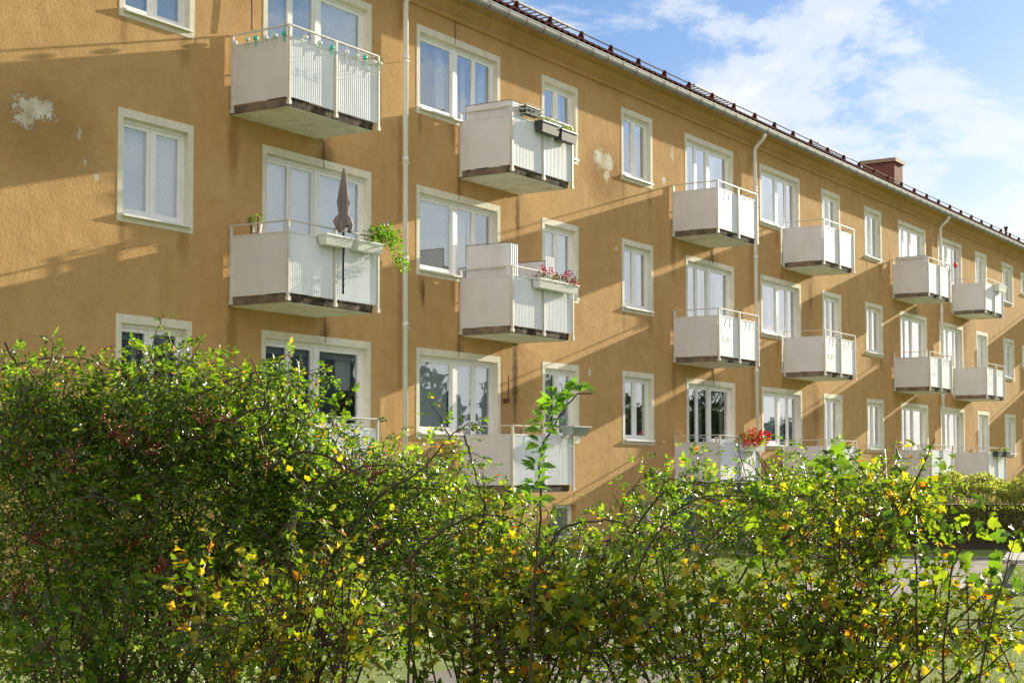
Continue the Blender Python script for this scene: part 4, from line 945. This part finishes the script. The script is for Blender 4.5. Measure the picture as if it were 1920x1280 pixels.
# second floor, first stair: two white boxes, parasol, climbing plant, potted herb
planter('flower_box', 'empty white flower box hung left of the parasol pole', 17.45, YF, zp(2)-.13, .62, 'white_plastic', 'white boxes on the parasol balcony')
def ivy(root, x0, y0, z, ln, dep):
    cs = [(x0+.35+.16*i+rng.normal(0,.03), y0-.05-rng.uniform(0,.12), z+.12+rng.uniform(-.02,.16)) for i in range(5)]+[(x0+.95, y0-.12, z+.02),(x0+1.0, y0-.18, z-.12),(x0+1.02,y0-.2,z-.26),(x0+.75,y0-.12,z+.22),(x0+.9,y0-.1,z+.12)]
    leafblob(root, cs, 75, .055, 'potted_leaf', TLn, rad=(.14,.13,.11)); flowerheads(root, [(x0+.80, y0-.1, z+.36)], 'violet_petal', .025)
planter('flower_box', 'white flower box full of trailing bright green vine', 18.18, YF, zp(2)-.13, .62, 'white_plastic', 'white boxes on the parasol balcony', ivy)
def parasol():
    x, y, z0 = 17.95, -1.20, zp(2)-.80
    root = tag(empty('parasol', (x, y, z0)), 'closed taupe parasol on a black pole strapped to the balcony', 'parasol')
    MB().tube([(x,y,z0),(x,y,z0+1.65)], .019, 8).build('pole', 'black_metal', root)
    zt = z0+1.84; m_ = MB(); nn = 28; prof_ = [(0,.012),(.03,.02),(.25,.055),(.50,.08),(.68,.06),(.73,.10),(.80,.125),(.90,.10)]
    for i, (dz, r_) in enumerate(prof_):
        for q in range(nn):
            a = 2*math.pi*q/nn; f_ = r_*(1+.38*math.sin(a*7+dz*2.5)*min(1, dz*3+.1)+.10*math.sin(a*3)) ; drop = .05*math.sin(a*3+1) if i > 5 else 0
            m_.v.append((x+f_*math.cos(a), y+f_*math.sin(a)*.85, zt-dz+drop))
    for i in range(len(prof_)-1):
        for q in range(nn): q2 = (q+1) % nn; m_.f.append((i*nn+q, i*nn+q2, (i+1)*nn+q2, (i+1)*nn+q))
    m_.build('canopy', 'taupe_fabric', root, smooth=True)
    MB().tube([(x,y,z0+.9),(x,y,z0+.98)], .028, 8).build('strap', 'rail_paint', root)
parasol()
def herb():
    x, y, z = 17.0, -.40, zp(2)-.02
    root = tag(empty('potted_plant', (x, y, z)), 'white pots of green herbs in a wooden stand by the parasol balcony wall', 'potted plant')
    MB().tube([(x,y,z+.0),(x,y,z+.19)], [.035,.06], 12).build('pot', 'white_plastic', root); MB().tube([(x+.12,y+.2,z+.02),(x+.12,y+.2,z+.19)], [.035,.055], 12).build('pot', 'white_plastic', root)
    MB().box(x-.09,x-.06,y+.05,y+.08,z-.1,z+.28).box(x-.09,x-.06,y-.09,y-.06,z-.1,z+.28).box(x-.09,x-.06,y-.0599,y+.0499,z+.02,z+.05).build('stand', 'wood_brown', root)
    leafblob(root, [(x,y,z+.25),(x+.1,y+.2,z+.25),(x-.02,y+.1,z+.24)], 60, .035, 'potted_leaf', TLn, rad=(.1,.1,.08))
herb()
# top floor, first stair: string of globe lanterns
def lights():
    xa, xb = BAL['B']; zr = RZ3
    root = tag(empty('string_lights', (xa, -DB, zr-.1)), 'string of teal, mint and milky globe lights hung along the top left balcony rail', 'string lights')
    cord = [(xa+.01,-.05,zr+.012)]+[(xa+.01,-t,zr+.012) for t in np.linspace(.2,1.1,5)]+[(x_,-DB-.02,zr+.012) for x_ in np.linspace(xa+.05,xb,8)]
    MB().tube(cord, .004, 4).build('cord', 'milk_glass', root)
    kinds = ['milk_glass','mint_glass','teal_glass']; i = 0
    spots = [(xa-.02,-.10),(xa-.02,-.34),(xa-.02,-.50),(xa-.02,-.68),(xa-.02,-.86),(xa-.02,-1.03)]+[(xa+.03+q,-DB-.045) for q in (.28,.60,.88,1.22,1.45,1.66,1.88,2.03)]
    for (x_, y_) in spots:
        zc_ = zr-.10-.03*random.random(); m_ = MB().ball((x_,y_,zc_), .038, 12, 8)
        gb = m_.build('globe', kinds[i % 3], root, smooth=True)
        MB().tube([(x_,y_,zc_+.036),(x_,y_,zr+.01)], .003, 4).tube([(x_,y_,zc_-.036),(x_,y_+.004,zc_-.11)], [.007,.012], 5).build('tassel', kinds[i % 3], root); i += 1
lights()
# third floor and second floor middle stair: cream wind screens and boxes
def screen(label, x0, zb, h, ydeep, ret, group='cream wind screens'):
    root = tag(empty('wind_screen', (x0, -DB/2, zb)), label, 'screen', group)
    m_ = MB(); path = []
    n = 34
    for i in range(n+1): path.append((x0, -.12-(ydeep-.12-.1)*i/n))
    for a in np.linspace(0, math.pi/2, 7)[1:]: path.append((x0+.1-.1*math.cos(a), -(ydeep-.1)-.1*math.sin(a)))
    nr = int(ret/.03)
    for i in range(1, nr+1): path.append((x0+.1+i*.03, -ydeep))
    for i, (px, py) in enumerate(path):
        w_ = .004 if i % 2 else -.004
        m_.v += [(px+w_*(py > -ydeep+.02), py+w_*(py <= -ydeep+.02), zb), (px+w_*(py > -ydeep+.02), py+w_*(py <= -ydeep+.02), zb+h)]
    for i in range(len(path)-1): a = 2*i; m_.f.append((a, a+2, a+3, a+1))
    m_.build('sheet', 'cream_sheet', root)
    MB().tube([(px, py, zb+h) for px, py in path], .006, 4).tube([(x0,-.12,zb),(x0,-.12,zb+h)], .007, 4).build('edging', 'black_metal', root)
cx0, cx1 = BAL['C']
screen('low cream screen curving round inside the rail of the balcony with dark flower boxes', cx0+.05, RZ3-.30, .42, DB-.06, .35)
screen('tall cream screen above the left side of the red flowered balcony', cx0+.05, RZ3-H-.32, .72, DB-.10, .22)
def screen2():
    x0 = cx0+1.0; zb = RZ3-H-.3
    root = tag(empty('wind_screen', (x0, -.8, zb)), 'smaller angled cream screen with a white return beside the red flowers', 'screen', 'cream wind screens')
    m_ = MB(); corr_side(m_, x0+.3, -.98, -.22, zb, zb+.52); m_.build('sheet', 'cream_sheet', root)
    m_ = MB(); corr_front(m_, x0+.3, x0+.62, -1.0, zb, zb+.60, .06); m_.build('return_panel', 'white_sheet', root)
    MB().tube([(x0+.3,-.98,zb),(x0+.3,-.98,zb+.52),(x0+.3,-.22,zb+.52),(x0+.3,-.22,zb)], .007, 4).build('edging', 'black_metal', root)
screen2()
def orangeplants(root, x0, y0, z, ln, dep):
    cs = [(x0+ln*t, y0-dep*.5, z+.03) for t in (.12,.3,.5,.7,.88)]
    leafblob(root, cs, 55, .032, 'potted_leaf', TL, rad=(.09,.09,.07)); flowerheads(root, [(x0+ln*t, y0-dep*.5+rng.normal(0,.04), z+.08+rng.uniform(0,.05)) for t in (.2,.4,.6,.75,.9)], 'orange_petal', .022)
planter('flower_box', 'dark flower box with orange flowers, left of the hanging pair', cx0+.72, YF, RZ3-.33, .60, 'dark_plastic', 'dark boxes on the top middle balcony', orangeplants, h=.19)
planter('flower_box', 'dark flower box with orange flowers, right of the hanging pair', cx0+1.38, YF, RZ3-.36, .56, 'dark_plastic', 'dark boxes on the top middle balcony', orangeplants, h=.19)
rb = planter('flower_box', 'small dark flower box raised in a white wire cage on the rail corner', cx0+.34, YF+.08, RZ3-.07, .50, 'dark_plastic', 'dark boxes on the top middle balcony', None, h=.13, dep=.15)
wm = MB()
for zz in (RZ3-.08, RZ3+.0, RZ3+.08):
    wm.tube([(cx0+.30,YF-.10,zz),(cx0+.90,YF-.10,zz),(cx0+.90,YF+.10,zz),(cx0+.30,YF+.10,zz),(cx0+.30,YF-.10,zz)], .006, 4)
for xx in (.30,.45,.60,.75,.90): wm.tube([(cx0+xx,YF-.10,RZ3-.08),(cx0+xx,YF-.10,RZ3+.08)], .005, 4)
wm.build('cage', 'white_frame', rb)
def redplants(root, x0, y0, z, ln, dep):
    cs = [(x0+ln*t, y0-dep*.5, z+.04) for t in np.linspace(.04,.96,9)]
    leafblob(root, cs[:5], 55, .04, 'dull_leaf', TLn, rad=(.1,.11,.09)); leafblob(root, cs[5:], 55, .04, 'dull_leaf', TLn, rad=(.1,.12,.11), name='foliage')
    flowerheads(root, [(x0+ln*t, y0-dep*.6+rng.normal(0,.04), z+h_) for t, h_ in ((.08,.2),(.16,.17),(.22,.15),(.3,.2),(.36,.16),(.5,.14),(.6,.12),(.66,.14),(.72,.2),(.74,.1),(.80,.04),(.84,.16),(.86,.07),(1.02,.05),(.95,.0))], 'pink_petal', .038)
    flowerheads(root, [(x0+ln*t, y0-dep*.6, z+h_) for t, h_ in ((.86,.22),(.92,.15),(.96,.1),(.9,.02),(.98,-.06))], 'violet_petal', .04)
planter('flower_box', 'long white flower box with pink red geraniums and violet blooms', cx0+.62, YF, RZ3-H-.34, 1.34, 'white_plastic', None, redplants, h=.16)
# ground floor middle stair: tilted empty metal box on the right corner
tb = planter('flower_box', 'empty grey metal flower box on the right rail corner of the lowest middle balcony', cx1-.52, YF-.02, RZ3-2*H-.15, .62, 'grey_metal', None, None, dep=.28, h=.17, taper=.07)
def geran(root, x0, y0, z, ln, dep):
    cs = [(x0+ln*t, y0-dep*.5, z+.07) for t in np.linspace(0,1,8)]
    leafblob(root, cs, 80, .045, 'potted_leaf', TLn, rad=(.13,.14,.13))
    flowerheads(root, [(x0+ln*t, y0-dep*.5-.1+rng.normal(0,.05), z+h_) for t, h_ in ((-.06,.08),(-.02,-.08),(.05,.14),(.13,-.02),(.2,.18),(.28,.10),(.33,.22),(.38,.04),(.45,.16),(.5,.26),(.55,.1),(.6,.02),(.66,.2),(.72,.1),(.8,.22),(.85,.05),(.9,.14),(.97,.2),(1.02,.06),(1.07,.0),(.42,-.04),(.25,.02),(.7,.0),(1.1,.1),(-.1,-.02))], 'red_petal', .062)
fx0, fx1 = BAL['F']
planter('flower_box', 'white flower box overflowing with bright red geraniums on the low balcony', fx0+.95, YF, RZ3-2*H-.34, 1.08, 'white_plastic', None, geran, h=.2)
kx0, kx1 = BAL['K']
planter('flower_box', 'small white slatted flower box on the far top balcony', kx0+1.0, YF, RZ3-.33, .9, 'white_plastic', None, None, h=.2)
def trailing(root, x0, y0, z, ln, dep):
    leafblob(root, [(x0+ln*.5,y0-.08,z+.03),(x0+ln*.8,y0-.1,z+.05)], 50, .04, 'dull_leaf', TLn); leafblob(root, [(x0+ln+.05, y0-.1, z-.1*i) for i in range(5)], 16, .04, 'hedge_leaf', TL, rad=(.05,.05,.08))
planter('flower_box', 'black flower box with a pale trailing plant on the farthest low balcony', kx0+.55, YF, RZ3-2*H-.30, .5, 'dark_plastic', 'black boxes on the far low balcony', trailing, h=.18)
planter('flower_box', 'black flower box at the right corner of the farthest low balcony', kx0+1.55, YF, RZ3-2*H-.30, .45, 'dark_plastic', 'black boxes on the far low balcony', orangeplants, h=.18)
jx0, jx1 = BAL['J']
screen('low cream screen lining the far top balcony left of the third downpipe', jx0+.05, RZ3-.24, .30, DB-.05, .1)
p = wallpt(1791, 497, -.12); root = tag(empty('red_lantern', tuple(p)), 'small red paper lantern hanging in the far top window', 'lantern')
MB().ball((p[0],p[1],p[2]), .08, 12, 8, (.8,.8,1.3)).build('shade', 'red_lantern', root, smooth=True); MB().tube([(p[0],p[1],p[2]+.16),(p[0],p[1],p[2]+.75)], .006, 4).build('cord', 'black_metal', root)

# ------------------------------------------------------------ picnic table at the right edge
def picnic():
    c = at(1950, 1055, 17.3); cx, cy = c[0], c[1]
    root = tag(empty('picnic_table', (cx, cy, 0)), 'weathered picnic table with grey metal legs on the lawn at the right edge', 'table')
    ax_ = unit(np.array([fw[0], fw[1], 0])+.35*np.array([r2[0], r2[1], 0])); bx = np.array([-ax_[1], ax_[0], 0])
    def plank(o1, w_, z, ln=1.7, th=.04):
        m_ = MB(); a = np.array([cx, cy, 0])+bx*o1
        q = [a-ax_*ln/2-bx*w_/2, a+ax_*ln/2-bx*w_/2, a+ax_*ln/2+bx*w_/2, a-ax_*ln/2+bx*w_/2]
        return m_.hexa([(p_[0], p_[1], z-th) for p_ in q], [(p_[0], p_[1], z) for p_ in q])
    for i in range(5): plank(-.30+i*.15, .135, .76).build('table_plank', 'wood_grey', root)
    for sg in (-1, 1):
        for j in range(2): plank(sg*(.66+j*.145), .13, .45).build('seat_plank', 'wood_grey', root)
    for e in (-.6, .6):
        for sg in (-1, 1):
            a = np.array([cx, cy, 0])+ax_*e
            MB().tube([a+bx*sg*.25+np.array([0,0,.72]), a+bx*sg*.62+np.array([0,0,.0])], .03, 6).build('leg', 'steel_blue', root)
        MB().tube([a+bx*-.8+np.array([0,0,.39]), a+bx*.8+np.array([0,0,.39])], .025, 6).build('crossbar', 'steel_blue', root)
picnic()

# ------------------------------------------------------------ what the windows reflect: block and trees across the green
ob_ = empty('opposite_building', (92,-72,0)); tag(ob_, 'low grey blue block across the green, mirrored in the lower windows', 'building')
MB().box(52,112,-86,-72,0,12.6).build('wall', 'far_facade', ob_); MB().hexa([(51,-87,12.6),(113,-87,12.6),(113,-71,12.6),(51,-71,12.6)],[(52,-80,14.6),(112,-80,14.6),(112,-79,14.6),(52,-79,14.6)]).build('roof', 'far_roof', ob_)
for i in range(16):
    for z_ in (1.4, 4.4, 7.4, 10.2): 
        xw = 54+i*3.6; MB().box(xw, xw+1.5, -71.98, -71.9, z_, z_+1.4).build('window', 'steel_blue', ob_)
def wood():
    parts = []
    for i in range(26):
        cx = 40+i*6+rng.normal(0, 2); cy = -62+rng.normal(0, 4)-.12*i*3; hh = rng.uniform(8, 12.5); n = 420
        d = unit(rnd(n)); P = np.array([cx, cy, hh*.58])+d*np.array([3.4, 3.4, hh*.42])*(rng.uniform(.2, 1, n)**.4)[:, None]
        parts.append(instance(TS, P, rnd(n), rnd(n), rng.uniform(.8, 1.7, n)))
    V, Ps = merge(parts); o = fast_mesh('woodland', V, Ps, 'far_leaf', None, (100,-62,0)); tag(o, 'belt of trees across the green, mirrored in the windows', 'trees', kind='stuff')
wood()
print('verts', sum(len(o.data.vertices) for o in bpy.data.objects if o.type == 'MESH'))
